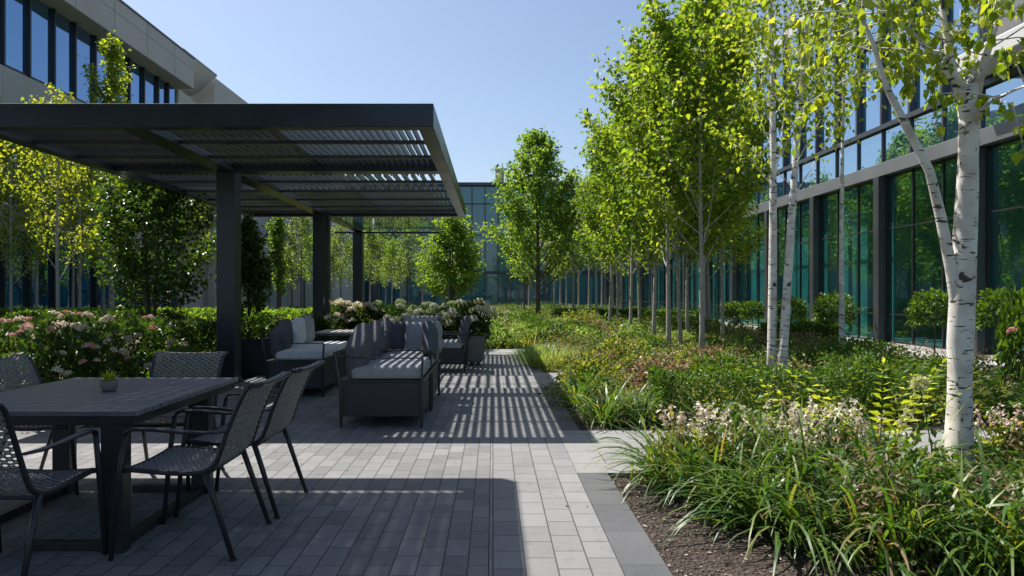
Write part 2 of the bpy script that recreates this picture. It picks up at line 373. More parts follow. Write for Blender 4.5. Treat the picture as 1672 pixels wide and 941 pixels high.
def tree_mesh(seed, H, r0, cb, cr, nlimb, nleaf, lsize, up=0.8, droop=0.0, shape='egg', multi=1, lean=0.0, clump=0.12, lw=0.75, trunk_top=0.97, limb_r=0.32, fill=0.0):
    """(wood mesh, leaf mesh). crown from cb to H, greatest radius cr"""
    rg = random.Random(seed); rng = np.random.default_rng(seed)
    wood = MB(); tw = []
    for q in range(multi):
        a0 = rg.uniform(0, 6.28); off = 0.10 * (multi > 1)
        lx, ly = math.cos(a0) * off * 2.5 + lean, math.sin(a0) * off * 2.5
        tp = []; m = 11; ph = rg.uniform(0, 6)
        for i in range(m):
            t = i / (m - 1); wob = 0.035 * H / 6
            tp.append(Vector((math.cos(a0) * off * 0.4 + lx * t * (1.5 if multi > 1 else 1) + wob * math.sin(ph + 4.1 * t) * t, math.sin(a0) * off * 0.4 + ly * t * 1.5 + wob * math.cos(ph * 1.3 + 5 * t) * t, t * H * trunk_top)))
        rr = [r0 * (1.25 if i == 0 else 1) * (1 - 0.90 * (i / (m - 1)) ** 1.1) for i in range(m)]
        wood.tube(tp, rr, 9)
        nl = nlimb // multi
        for j in range(nl):
            t = (j + rg.random()) / nl; z = cb + (H * 0.95 - cb) * t ** 0.9
            zz = z - 0.35 * cr * up * (1 - t)
            zz = max(zz, cb * 0.75); k = min(m - 2, int(zz / (H * trunk_top) * (m - 1))); fr = zz / (H * trunk_top) * (m - 1) - k
            p = tp[k].lerp(tp[k + 1], min(1, fr))
            if shape == 'egg': pr = math.sin(math.pi * min(1, 0.16 + 0.84 * t) ** 0.75) ** 0.75
            elif shape == 'spire': pr = max(0.05, (1 - t) ** 0.85 * min(1, 0.6 + 2 * t) * 1.1)
            elif shape == 'cone': pr = (1 - t) ** 0.75 * 0.95 + 0.08
            elif shape == 'col': pr = 0.75 + 0.25 * math.sin(math.pi * t) if t < 0.8 else (1 - t) / 0.2 * 0.7 + 0.1
            else: pr = math.sqrt(max(0.05, 1 - (2 * t - 0.95) ** 2))
            Ln = cr * pr * rg.uniform(0.72, 1.22); az = j * 2.4 + rg.uniform(-0.5, 0.5) + q * 1.7
            pts = [p]; el = up * rg.uniform(0.7, 1.2)
            for s_ in range(5):
                e = el * (1 + 0.12 * s_) - droop * s_ * 0.38
                st = Ln / 5 / max(0.55, math.cos(min(1.2, el))) ; az += rg.uniform(-0.12, 0.12)
                pts.append(pts[-1] + Vector((math.cos(az) * math.cos(e), math.sin(az) * math.cos(e), math.sin(e))) * st)
            lr = max(0.006, rr[k] * limb_r)
            wood.tube(pts, [lr * (1 - 0.85 * i / 5) for i in range(6)], 5, cap=False)
            tw.append((pts[1], pts[-1], 0.6)); tw.append((pts[3], pts[-1], 1.0))
            for s_ in range(2, 6):
                for side in (-1, 1):
                    a2 = az + side * rg.uniform(0.5, 1.3); e2 = el * rg.uniform(0.2, 1.0) - droop * 0.8
                    l2 = Ln * rg.uniform(0.20, 0.42)
                    b = pts[s_]; c = b + Vector((math.cos(a2) * math.cos(e2), math.sin(a2) * math.cos(e2), math.sin(e2))) * l2
                    if droop: c2 = c + Vector((0, 0, -droop * l2 * 0.9)); tw.append((c, c2, 1.0))
                    tw.append((b, c, 1.0)); wood.tube([b, b.lerp(c, 0.5), c], [lr * 0.3, lr * 0.2, 0.002], 3, cap=False)
        tw.append((tp[-3], tp[-1] + Vector((0, 0, 0.25)), 1.0))
    A = np.array([list(a) for a, b, w_ in tw]); Bp = np.array([list(b) for a, b, w_ in tw])
    ln = np.linalg.norm(Bp - A, axis=1) * np.array([w_ for a, b, w_ in tw]) + 0.05
    idx = rng.choice(len(tw), nleaf, p=ln / ln.sum()); t = rng.random(nleaf)[:, None] ** 0.75
    P = A[idx] + (Bp[idx] - A[idx]) * t + rng.normal(0, clump, (nleaf, 3))
    D = unit(Bp[idx] - A[idx]) * 0.5 + rng.normal(0, 0.6, (nleaf, 3)); D[:, 2] -= 0.35 + droop * 0.5
    V, F = leafgeo(P, D, lsize * rng.uniform(0.65, 1.3, nleaf), lw, rng)
    return wood.mesh('trunk', True), npmesh('crown', V, F)
def put_tree(name, meshes, leaf, bark, label, cat, loc, rz=0.0, s=1.0, group=None, sz=None):
    t = thing(name, label, cat, loc, rz, group); t.scale = (s, s, sz or s)
    link('trunk', meshes[0], bark, t)
    c = bpy.data.objects.new('crown', meshes[1]); col.objects.link(c); c.parent = t
    if not meshes[1].materials: meshes[1].materials.append(leaf)
    c.material_slots[0].link = 'OBJECT'; c.material_slots[0].material = leaf
    return t

# ------------------------------------------------------------------ the setting: ground, patio, paths, beds
def sheet(name, poly, z, m, th=None):
    me = bpy.data.meshes.new(name)
    n = len(poly)
    if th:
        me.from_pydata([(x, y, z) for x, y in poly] + [(x, y, z - th) for x, y in poly], [],
                       [tuple(range(n))] + [(i, n + i, n + (i + 1) % n, (i + 1) % n) for i in range(n)])
    else: me.from_pydata([(x, y, z) for x, y in poly], [], [tuple(range(n))])
    me.update(); o = link(name, me, m); o['kind'] = 'structure'; return o
sheet('ground', [(-900, -300), (900, -300), (900, 1200), (-900, 1200)], -0.06, M['lawn'])
sheet('planting_bed_soil', [(-17, -4), (10.2, -4), (10.2, 68), (-17, 68)], -0.035, M['soil'])
Z0 = 0.0
sheet('patio', [(-3.9, 7.1), (-3.9, 16.2), (-0.024, 16.2), (-0.024, -5), (-9, -5), (-9, 7.1)], Z0, M['paver'], 0.06)
sheet('patio', [(-0.02, -5), (-0.02, 16.2), (0.63, 16.2), (0.63, -5)], Z0, M['paver_wide'], 0.06)
for y0, y1 in ((-5, 5.30), (6.95, 10.25), (12.05, 15.4)):
    sheet('border_strip', [(0.634, y0), (0.634, y1), (0.86, y1), (0.86, y0)], Z0 + 0.002, M['border'], 0.06)
sheet('cross_path', [(0.634, 5.304), (0.634, 6.946), (8.55, 6.946), (8.55, 5.304)], Z0 + 0.002, M['slab'], 0.06)
sheet('cross_path', [(0.634, 10.254), (0.634, 12.046), (2.2, 12.046), (2.2, 10.254)], Z0 + 0.002, M['slab'], 0.06)
sheet('cross_path', [(0.634, 15.404), (0.634, 17.2), (2.0, 17.2), (2.0, 15.404)], Z0 + 0.002, M['slab'], 0.06)
sheet('path', [(-1.9, 16.204), (-1.9, 60), (-0.2, 60), (-0.2, 17.2), (0.63, 17.2), (0.63, 16.204)], Z0 + 0.002, M['slab'], 0.06)
sheet('path', [(8.554, -4), (8.554, 66), (10.0, 66), (10.0, -4)], Z0 + 0.003, M['concrete'], 0.06)
sheet('plaza', [(-40, 61), (-40, 69.8), (8.5, 69.8), (8.5, 61)], Z0 + 0.002, M['slab'], 0.06)

# ------------------------------------------------------------------ right building
RX = 10.1
rb = thing('glass_office', 'long low office with teal tinted glass front and dark columns beside the garden', 'building', (0, 0, 0))
Y0, Y1, BAY = 7.2, 66.4, 3.7
def building_right():
    m = MB(); m.box(RX + 0.3, RX + 0.34 + 0.1, Y0, Y1, -0.05, 0.12); m.box(RX - 0.02, RX + 0.3, Y0, Y1, -0.05, 0.10)
    m.build('plinth', M['concrete'], rb)
    MB().box(RX - 0.12, RX + 0.35, Y0, Y1, 4.38, 4.72).build('beam', M['frame_light'], rb, bevel=0.01)
    MB().box(RX - 0.06, RX + 0.2, Y0, Y1, 5.60, 5.72).build('ledge', M['steel'], rb)
    m = MB(); m.box(RX - 0.75, RX + 8, Y0 - 1, 14.52, 5.78, 6.14); m.build('roof', M['roof_pale'], rb, bevel=0.03)
    m = MB(); m.box(RX + 0.1, RX + 8, 14.55, Y1, 10.2, 10.5); m.build('roof', M['roof_pale'], rb)
    m = MB(); m.box(RX + 3.4, RX + 3.6, Y0, Y1, 0.12, 5.6); m.box(RX + 0.5, RX + 3.4, Y0, Y1, 0.0, 0.13); m.build('interior_wall', M['room'], rb)
    MB().box(RX + 0.36, RX + 3.4, Y0, Y1, 4.3, 4.37).build('interior_ceiling', M['room'], rb)
    rg = random.Random(4)
    k = 0; y = Y0 + 0.0
    while y < Y1 - 0.1:
        # dark column on the grid line
        MB().box(RX - 0.16, RX + 0.20, y - 0.13, y + 0.13, 0.10, 4.378).build('column', M['steel'], rb, bevel=0.01)
        f = MB(); a, b = y + 0.132, y + BAY - 0.132
        for q in range(4):
            yy = a + (b - a) * q / 3; yy = min(max(yy, a + 0.03), b - 0.03)
            f.box(RX + 0.03, RX + 0.09, yy - 0.018, yy + 0.018, 0.10, 4.378)
        for z in (0.13, 0.83, 3.02, 4.34): f.box(RX + 0.04, RX + 0.085, a, b, z - 0.018, z + 0.018)
        wn = f.build('window', M['metal_black'], rb)
        MB().box(RX + 0.055, RX + 0.067, a, b, 0.10, 4.378).build('pane', M['glass'], wn)
        # pleated curtains in some of the bays
        c = MB()
        for q in range(3):
            if rg.random() < 0.8:
                ya = a + (b - a) * q / 3 + rg.uniform(0, 0.3); wd = rg.uniform(0.35, 0.85); s_ = 0
                while s_ < wd:
                    c.box(RX + 0.42 + (0.03 if int(s_ / 0.06) % 2 else 0), RX + 0.46 + (0.03 if int(s_ / 0.06) % 2 else 0), ya + s_, ya + s_ + 0.052, 0.15, 4.3); s_ += 0.06
        if c.v: c.build('curtain', M['curtain'], rb)
        f = MB()
        for q in range(3):
            yy = y + BAY * q / 3; f.box(RX + 0.0, RX + 0.09, yy - 0.025, yy + 0.025, 4.722, 5.598)
        wn = f.build('window', M['steel'], rb)
        MB().box(RX + 0.05, RX + 0.062, y + 0.026, y + BAY - 0.026, 4.722, 5.598).build('pane', M['glass_blue'], wn)
        if y > 14:
            f = MB()
            for q in range(3):
                yy = y + BAY * q / 3; f.box(RX - 0.03, RX + 0.16, yy - 0.04, yy + 0.04, 5.722, 10.18)
            f.box(RX + 0.02, RX + 0.12, y + .045, y + BAY / 3 - .045, 8.0, 8.05)
            wn = f.build('window', M['steel'], rb)
            MB().box(RX + 0.10, RX + 0.112, y + 0.041, y + BAY - 0.041, 5.722, 10.18).build('pane', M['glass_blue'], wn)
        y += BAY; k += 1
    MB().box(RX + 0.36, RX + 8, Y0 - 0.2, Y0 - 0.02, -0.05, 5.78).build('end_wall', M['concrete_wall'], rb)
    MB().box(RX + 0.3, RX + 8, 14.55, 14.73, 5.73, 10.198).build('end_wall', M['concrete_wall'], rb)
    MB().box(RX + 6, RX + 6.2, 14.75, Y1, 4.8, 10.2).build('back_wall', M['concrete_wall'], rb)
building_right()

# ------------------------------------------------------------------ far building
FB = 70.0
fb = thing('curtain_wall_building', 'wide teal curtain wall building closing the far end of the garden', 'building', (0, FB, 0))
def building_far():
    XA, XB, H = -46.0, 16.0, 12.1
    MB().box(XA, XB, 0.4, 14, -0.05, H).build('wall', M['room'], fb)
    MB().box(XA - 0.1, XB + 0.1, -0.25, 14, H + 0.003, H + 0.3).build('roof', M['steel'], fb)
    nb, rows = 24, [(0.1, 3.4), (3.6, 7.2), (7.25, 10.3), (10.35, H - 0.05)]
    w_ = (XB - XA) / nb
    for i in range(nb):
        for z0, z1 in rows:
            f = MB(); a = XA + i * w_; b = a + w_
            for q in (0, 0.5): f.box(a + w_ * q - 0.05, a + w_ * q + 0.05, -0.10, 0.10, z0, z1)
            f.box(a + 0.06, b - 0.06, -0.06, 0.08, z1 - 0.07, z1)
            wn = f.build('window', M['steel'], fb)
            MB().box(a + 0.055, b - 0.055, 0.0, 0.02, z0, z1 - 0.072).build('pane', M['glass_far'], wn)
    MB().box(XA, XB, -0.2, 0.3, 3.42, 3.58).build('floor_band', M['steel'], fb)
    m = MB(); m.box(1.2, 5.2, -0.5, -0.3, 3.0, 3.4); m.box(1.2, 1.4, -0.5, -0.3, 0, 3.0); m.box(3.1, 3.3, -0.5, -0.3, 0, 3.0); m.box(5.0, 5.2, -0.5, -0.3, 0, 3.0)
    m.build('door_frame', M['steel'], fb)
    c = MB(); c.lathe([(0.0, 0), (0.45, 0), (0.45, 1.7), (0.55, 1.72), (0.55, 1.9), (0.38, 1.95), (0.38, 1.98), (0, 1.98)], 20, (0.7, 3, H + 0.3)); c.build('chimney', M['roof_pale'], fb, True)
    MB().tube([(-11.5, -1.6, 0), (-11.5, -1.6, 8.6)], 0.28, 14).build('column', M['frame_light'], fb, True)
building_far()

# ------------------------------------------------------------------ left building
lb = thing('concrete_office', 'warm grey concrete office with a long band of blue windows under a deep roof', 'building', (0, 0, 0))
def building_left():
    XW, XF, YA, YB = -16.85, -16.0, 13.0, 37.7
    MB().box(XW - 9, XF, YA, YB, 12.3, 13.9).build('roof', M['concrete_wall'], lb, bevel=0.02)
    MB().box(XW - 9.05, XF + 0.04, YA - 0.04, YB + 0.04, 13.903, 13.98).build('coping', M['steel'], lb)
    m = MB(); y = YA + 2.8
    while y < YB: m.box(XF - 0.01, XF + 0.004, y - 0.012, y + 0.012, 12.32, 13.88); y += 2.8
    m.box(XF - 0.01, XF + 0.004, YA, YB, 13.30, 13.32); m.build('joint', M['steel'], lb)
    # panelled wall bands, the joints are real gaps
    def band(z0, z1, ya, yb, stepy=2.8, stepz=None, x=XW, name='wall'):
        m = MB(); y = ya
        while y < yb - 0.01:
            e = min(yb, y + stepy)
            zs = [z0] if not stepz else list(np.arange(z0, z1 - 0.01, stepz))
            for z in zs: m.box(x - 0.2, x, y + 0.008, e - 0.008, z + 0.008, min(z1, z + (stepz or 99)) - 0.008)
            y = e
        m.build(name, M['concrete_wall'], lb)
        MB().box(x - 9, x - 0.19, ya, yb, z0, z1).build(name, M['room'], lb)
    band(7.3, 9.22, YA, YB); band(3.6, 4.5, YA, YB); band(-0.05, 0.5, YA, YB)
    y = YA
    while y < YB - 0.2:
        e = min(YB, y + 2.8)
        for z0, z1 in ((9.24, 12.28), (4.52, 7.28), (0.52, 3.58)):
            f = MB(); f.box(XW - 0.12, XW + 0.05, y, y + 0.09, z0, z1); f.box(XW - 0.12, XW + 0.05, y + (e - y) / 2 - .045, y + (e - y) / 2 + 0.045, z0, z1)
            f.box(XW - 0.12, XW - 0.02, y + 0.1, e, z0, z0 + 0.06)
            wn = f.build('window', M['metal_black'], lb)
            MB().box(XW - 0.10, XW - 0.085, y + 0.092, e - 0.002, z0 + 0.062, z1).build('pane', M['glass_left'], wn)
        y = e
    MB().box(XW - 9, XW - 0.3, YA, YB, 9.24, 12.29).build('interior_wall', M['room'], lb)
    MB().box(XW - 0.2, XW + 0.02, YB - 0.02, YB + 1.6, -0.05, 12.29).build('pier', M['concrete_wall'], lb)
    # lower wing beyond
    m = MB(); y = 45.0
    while y < 69:
        m.box(-26, -17.8, y + 0.01, min(69.4, y + 4) - 0.01, -0.05, 15.2); y += 4
    m.build('rear_wing', M['concrete_wall'], lb, bevel=0.01)
    pts = MB(); n = 14
    for i in range(n + 1):
        t = i / n; x = -20.6 + 3.0 * t; z = 14.3 - 0.9 * math.sin(math.pi * t) * (1 - 0.4 * t) + 0.9 * t
        pts.v += [(x, 40, z), (x, 44.9, z), (x, 40, z + 0.12), (x, 44.9, z + 0.12)]
    for i in range(n):
        a = i * 4; b = a + 4
        pts.f += [(a, b, b + 1, a + 1), (a + 2, a + 3, b + 3, b + 2), (a, a + 2, b + 2, b), (a + 1, b + 1, b + 3, a + 3)]
    pts.build('curved_roof', M['roof_pale'], lb, True)
    MB().box(-20.2, -18.4, 40.2, 44.8, -0.05, 13.2).build('link_wall', M['concrete_wall'], lb)
    # pale glazed link standing behind the left grove
    m = MB()
    m.box(-26, -12.6, 56, 69, -0.05, 9.0); m.build('glazed_wing', M['roof_pale'], lb)
    f = MB()
    for i in range(14): f.box(-25.5 + i * 0.95, -25.4 + i * 0.95, 55.9, 55.99, 0.2, 8.8)
    for z in (3.0, 6.0): f.box(-25.8, -12.7, 55.88, 55.95, z, z + 0.12)
    f.build('mullion', M['steel'], lb)
building_left()

# ------------------------------------------------------------------ pergola
PH = 3.2
pg = thing('pergola', 'large dark metal pergola with a slatted louvre roof above the lounge seating', 'pergola', (-4.05, 10.8, 0))
def pergola():
    ox, oy = -4.05, 10.8
    def B(x0, x1, y0, y1, z0, z1, name, m='metal_dark', bev=0.008):
        return MB().box(x0 - ox, x1 - ox, y0 - oy, y1 - oy, z0, z1).build(name, M[m], pg, bevel=bev)
    XL, XR, YF, YB = -5.9, -0.66, 7.8, 17.0; t = 0.18
    B(XL, XR, YF, YF + t, PH, PH + 0.26, 'front_beam'); B(XL, XR, YB - t, YB, PH, PH + 0.26, 'back_beam')
    B(XR - t, XR, YF + t + .002, YB - t - .002, PH, PH + 0.26, 'side_beam'); B(XL, XL + t, YF + t + .002, YB - t - .002, PH, PH + 0.26, 'side_beam')
    B(-4.19, -3.91, YF + t + .002, YB - t - .002, PH + .003, PH + 0.25, 'long_beam')
    B(XL + t + .002, -4.192, 10.66, 10.94, PH + .006, PH + 0.245, 'cross_beam'); B(-3.908, XR - t - .002, 10.66, 10.94, PH + .006, PH + 0.245, 'cross_beam')
    for i, (x, y, w_) in enumerate(((-4.05, 10.80, 0.14), (-4.05, 16.4, 0.12), (-4.0, 20.9, 0.14))):
        m = MB().box(x - w_ - ox, x + w_ - ox, y - w_ - oy, y + w_ - oy, 0, PH - (.002 if i < 2 else .02)); m.build('post', M['metal_dark'], pg, bevel=0.006)
    for x, y in ((-4.05, 10.80), (-4.05, 16.4), (-4.0, 20.9)):
        MB().box(x - ox - .21, x - ox + .21, y - oy - .21, y - oy + .21, 0.0005, 0.014).build('base_plate', M['metal_dark'], pg, bevel=0.003)
        for sx in (-1, 1):
            for sy in (-1, 1): MB().lathe([(0.016, 0.014), (0.016, 0.026), (0, 0.028)], 8, (x - ox + sx * .178, y - oy + sy * .178, 0)).build('bolt', M['louvre'], pg)
    MB().box(-3.90 - ox, -3.80 - ox, 16.32 - oy, 16.5 - oy, 0, PH - 0.002).build('downpipe', M['metal_dark'], pg, bevel=0.006)
    for y in (8.8, 9.75, 11.9, 13.0, 14.15, 15.3, 16.2):
        for (xa, xb) in ((XL + t, -4.19), (-3.91, XR - t)):
            B(xa + .003, xb - .003, y - 0.025, y + 0.025, PH + 0.02, PH + 0.065, 'purlin', 'louvre', 0)
    # louvre blades run away from the camera
    bays = [(7.985, 10.655, 'a'), (13.05, 16.81, 'b'), (10.945, 11.5, 'a'), (11.502, 13.048, 'c')]
    for (ya, yb, k_) in bays:
        for (xa, xb) in ((XL + t, -4.19), (-3.91, XR - t)):
            m = MB(); x = xa + 0.08
            while x < xb - 0.05:
                tl = 0.0 if x > -2.55 or k_ == 'c' else 0.50
                ang = tl; hx = 0.055 * math.sin(ang); hz = 0.055 * math.cos(ang)
                m.obox((x - ox, (ya + yb) / 2 - oy, PH + 0.125), (0.008, 0, 0.0), (0, (yb - ya) / 2, 0), (hx, 0, hz))
                x += (0.15 if k_ == 'c' else 0.088) if x > -2.55 else 0.108
            m.build('louvre_panel', M['louvre'], pg)
    # glass canopy between the second and third post
    B(-4.12, -3.88, 17.003, 21.0, PH + .0, PH + 0.22, 'long_beam')
    B(-4.7, -1.6, 20.86, 20.94, PH + 0.0 - .06, PH - 0.003, 'canopy_bar')
    B(-3.86, -1.62, 17.02, 20.85, PH + 0.03, PH + 0.045, 'glass_panel', 'glass_roof', 0)
    B(-1.66, -1.60, 17.02, 20.85, PH + 0.0, PH + 0.028, 'canopy_bar', 'louvre')
pergola()

# tall slatted canopy over the dining end, reaching over and behind the viewpoint
cp = thing('slatted_canopy', 'tall slatted canopy overhead whose shadow falls across the dining table', 'canopy', (-2.4, -2.5, 0))
def canopy():
    ox, oy = -2.4, -2.5; H = 4.62
    def B(x0, x1, y0, y1, z0, z1, name, m='metal_dark'):
        return MB().box(x0 - ox, x1 - ox, y0 - oy, y1 - oy, z0, z1).build(name, M[m], cp)
    XL, XR, YF, YB = -9.2, -2.1, 7.1, -3.2
    B(XL, XR, YF - 0.25, YF, H, H + 0.22, 'front_beam'); B(XL, XR, YB, YB + 0.25, H, H + 0.22, 'back_beam')
    B(XR - 0.28, XR, YB + .252, YF - .252, H, H + 0.22, 'side_beam'); B(XL, XL + 0.28, YB + .252, YF - .252, H, H + 0.22, 'side_beam')
    for x, y in ((-8.9, 6.6), (-8.9, -2.9), (-2.4, -2.9)): B(x - .13, x + .13, y - .13, y + .13, 0, H - .002, 'post')
    y = YB + 1.0
    while y < YF - 0.6: B(XL + .282, XR - .282, y - .05, y + .05, H + 0.02, H + 0.14, 'purlin'); y += 0.78
    m = MB(); x = XL + 0.3
    while x < XR - 0.3:
        m.obox((x - ox, (YB + YF) / 2 - oy, H + 0.22), (0.008, 0, 0), (0, (YF - YB) / 2 - .27, 0), (0.05 * math.sin(0.38), 0, 0.05 * math.cos(0.38)))
        x += 0.098 if x > -4.2 else 0.086
    m.build('louvre_panel', M['louvre'], cp)
canopy()

# ------------------------------------------------------------------ dining set
def dining_table():
    t = thing('dining_table', 'large dark grey outdoor dining table with slatted board top', 'table', (-2.45, 4.385, 0))
    w2, l2 = 0.60, 0.735
    m = MB(); n = 11; st = 2 * l2 / n
    for i in range(n): m.box(-w2, w2, -l2 + i * st + 0.0015, -l2 + (i + 1) * st - 0.0015, 0.715, 0.74)
    m.build('tabletop', M['tabletop'], t, bevel=0.002)
    m = MB()
    for s in (-1, 1):
        m.box(-w2 + 0.02, w2 - 0.02, s * (l2 - 0.04) - 0.02, s * (l2 - 0.04) + 0.02, 0.665, 0.713)
        m.box(s * (w2 - 0.04) - 0.02, s * (w2 - 0.04) + 0.02, -l2 + 0.062, l2 - 0.062, 0.665, 0.713)
    m.build('apron', M['metal_black'], t)
    for sx in (-1, 1):
        for sy in (-1, 1):
            x, y = sx * 0.47, (-0.70 if sy < 0 else 0.40)
            MB().box(x - 0.058, x + 0.058, y - 0.03 + 0.03 * 0, y + 0.06, 0.0, 0.664).build('leg', M['metal_black'], t, bevel=0.004)
    for sx in (-1, 1):
        x = sx * 0.47; MB().box(x - 0.03, x + 0.03, -0.638, 0.368, 0.0, 0.05).build('floor_rail', M['metal_black'], t, bevel=0.003)
    for y in (-0.69, 0.41):
        MB().box(-0.01, 0.41, y, y + 0.05, 0.002, 0.045).build('foot_plate', M['metal_black'], t, bevel=0.003)
    return t
dining_table()

def surf_chair(u, v):
    """woven shell; u across -1..1, v 0..1 from the seat front up to the rolled top"""
    prof = [(0.25, 0.452), (0.22, 0.458), (0.10, 0.448), (0.0, 0.440), (-0.10, 0.438), (-0.17, 0.448), (-0.215, 0.48), (-0.24, 0.54), (-0.265, 0.62), (-0.295, 0.70), (-0.33, 0.78), (-0.36, 0.84), (-0.385, 0.878), (-0.415, 0.895), (-0.44, 0.888)]
    s = [0]
    for i in range(1, len(prof)): s.append(s[-1] + math.dist(prof[i], prof[i - 1]))
    q = v * s[-1]
    i = 0
    while i < len(prof) - 2 and s[i + 1] < q: i += 1
    t = (q - s[i]) / (s[i + 1] - s[i]); y = prof[i][0] + (prof[i + 1][0] - prof[i][0]) * t; z = prof[i][1] + (prof[i + 1][1] - prof[i][1]) * t
    dy = prof[i + 1][0] - prof[i][0]; dz = prof[i + 1][1] - prof[i][1]; l = math.hypot(dy, dz)
    nrm = (0, -dz / l * -1, dy / l * -1)   # towards the sitter
    hw = 0.262 if v < 0.45 else 0.262 - 0.012 * math.sin(min(1, (v - 0.45) / 0.5) * math.pi)
    sag = 0.012 * (1 - u * u)
    return Vector((u * hw, y, z)) - Vector(nrm) * sag, Vector(nrm)
def make_chair():
    t = thing('woven_armchair', '', 'chair', (0, 0, 0))
    def weave(v0, v1, name):
        m = MB(); ncord = 19; rows = int((v1 - v0) * 62)
        for r_ in range(rows):           # strands across
            v = v0 + (v1 - v0) * (r_ + 0.5) / rows; pts = []
            for k in range(2 * ncord + 1):
                p, nr = surf_chair(-1 + k / ncord, v)
                ph = 1 if (k // 2 + r_) % 2 else -1
                pts.append(p + nr * 0.0050 * ph * (1 if k % 2 else 0.0) + Vector((0, 0, 0)))
            m.tube(pts, 0.0062, 4, True, 0.45, surf_chair(0, v)[1])
        for c in range(ncord + 1):
            pts = []
            for k in range(rows + 1):
                p, nr = surf_chair(-1 + 2 * c / ncord, v0 + (v1 - v0) * k / rows); pts.append(p - nr * 0.003 * (1 if (c + k) % 2 else -1))
            m.tube(pts, 0.0052, 4, True, 0.5, (1, 0, 0))
        m.build(name, M['wicker'], t)
    weave(0.0, 0.43, 'seat'); weave(0.44, 1.0, 'backrest')
    # side frame following the shell
    m = MB()
    for s in (-1, 1):
        pts = [surf_chair(s * 1.03, v / 24)[0] + Vector((0, 0, -0.004)) for v in range(25)]
        m.tube(pts, 0.0125, 8)
    m.tube([surf_chair(u / 6, 1.0)[0] for u in range(-6, 7)], 0.013, 8); m.tube([surf_chair(u / 6, 0.0)[0] for u in range(-6, 7)], 0.011, 8)
    m.tube([(-0.26, -0.17, 0.430), (0.26, -0.17, 0.430)], 0.010, 8)
    m.build('seat_frame', M['metal_black'], t, True)
    for s in (-1, 1):
        MB().tube([(s * 0.285, 0.305, 0), (s * 0.280, 0.262, 0.44), (s * 0.278, 0.235, 0.632)], [0.0125, 0.0155, 0.0135], 10).build('leg', M['metal_black'], t, True)
        MB().tube([(s * 0.285, -0.315, 0), (s * 0.272, -0.215, 0.30), (s * 0.268, -0.165, 0.445)], [0.0125, 0.0155, 0.0165], 10).build('leg', M['metal_black'], t, True)
        pts = [(s * 0.278, 0.236, 0.625), (s * 0.279, 0.225, 0.652), (s * 0.280, 0.19, 0.664), (s * 0.284, 0.08, 0.662), (s * 0.284, -0.05, 0.650), (s * 0.278, -0.17, 0.645), (s * 0.270, -0.262, 0.648)]
        MB().tube(pts, [0.014, 0.018, 0.021, 0.022, 0.021, 0.018, 0.013], 10, True, 0.5, (0, 0, 1)).build('armrest', M['metal_black'], t, True)
        MB().lathe([(0.0, -0.001), (0.017, -0.001), (0.017, 0.012), (0, 0.012)], 10, (s * 0.285, -0.315, 0)).build('foot_cap', M['metal_black'], t)
    return t
ch = make_chair()
chairs = [(-2.31, 3.36, R(-3), 'dark woven armchair seen from behind at the near side of the dining table'),
          (-1.63, 3.85, R(90), 'woven armchair drawn out at the near right corner of the dining table'),
          (-1.60, 4.53, R(88), 'woven armchair behind the nearest one along the right side of the dining table'),
          (-2.36, 5.09, R(180), 'woven armchair facing the camera at the far end of the dining table'),
          (-3.10, 5.02, R(-90), 'woven armchair cut by the frame on the left side of the dining table')]
for i, (x, y, rz, lab) in enumerate(chairs):
    c = ch if i == 0 else copy_tree(ch)
    c.location = (x, y, 0); c.rotation_euler = (0, 0, rz); c['label'] = lab; c['group'] = 'woven armchairs around the dining table'

def table_plant():
    t = thing('potted_plant', 'small succulent in a round grey pot on the dining table', 'plant', (-2.41, 4.42, 0.7405))
    MB().lathe([(0, 0), (0.034, 0), (0.046, 0.015), (0.052, 0.04), (0.050, 0.068), (0.046, 0.068), (0.046, 0.058), (0, 0.058)], 28).build('pot', M['pot'], t, True)
    rng = np.random.default_rng(3); n = 70
    az = rng.random(n) * 6.28; B = np.zeros((n, 3)); B[:, 2] = 0.058; B[:, :2] = rng.normal(0, 0.012, (n, 2))
    V, F = blades(B, az, rng.uniform(0.5, 1.5, n), rng.uniform(0.04, 0.085, n), 0.017, rng, 0.25, 3)
    link('leaves', npmesh('leaves', V, F), M['leaf_lime'], t)
table_plant()

# ------------------------------------------------------------------ lounge furniture
def cushion_mesh(w_, h_, th, seed=0, n=24, puff=0.8):
    """pillow in the XZ plane, thickness along Y, origin at the bottom centre, with wrinkles towards the corners"""
    rg = random.Random(seed); V = []; F = []; m = n + 1
    for s in (-1, 1):
        for j in range(m):
            for i in range(m):
                u = -1 + 2 * i / n; v = -1 + 2 * j / n
                e = (1 - abs(u) ** 7) * (1 - abs(v) ** 6); b = max(0, e) ** 0.30
                pin = 1 - 0.045 * (1 - abs(u) ** 2) * abs(v) ** 4; pin2 = 1 - 0.05 * (1 - abs(v) ** 2) * abs(u) ** 4
                wr = 0.016 * math.sin(u * 19 + seed) * max(0, v - 0.15) * (1 - abs(u)) + 0.003 * math.sin(v * 5 + u * 3 + seed * 2)
                V.append((u * w_ / 2 * pin2, s * (th / 2 * b * puff + wr * b), h_ / 2 + v * h_ / 2 * pin))
    k = m * m
    for j in range(n):
        for i in range(n):
            a = j * m + i; F.append((a, a + 1, a + m + 1, a + m)); F.append((k + a, k + a + m, k + a + m + 1, k + a + 1))
    for i in range(n):
        F.append((i, k + i, k + i + 1, i + 1)); a = n * m + i; F.append((a, a + 1, k + a + 1, k + a))
        a = i * m; F.append((a, a + m, k + a + m, k + a)); a = i * m + n; F.append((a, k + a, k + a + m, a + m))
    me = bpy.data.meshes.new('cushion'); me.from_pydata(V, [], F)
    for p in me.polygons: p.use_smooth = True
    me.update(); return me
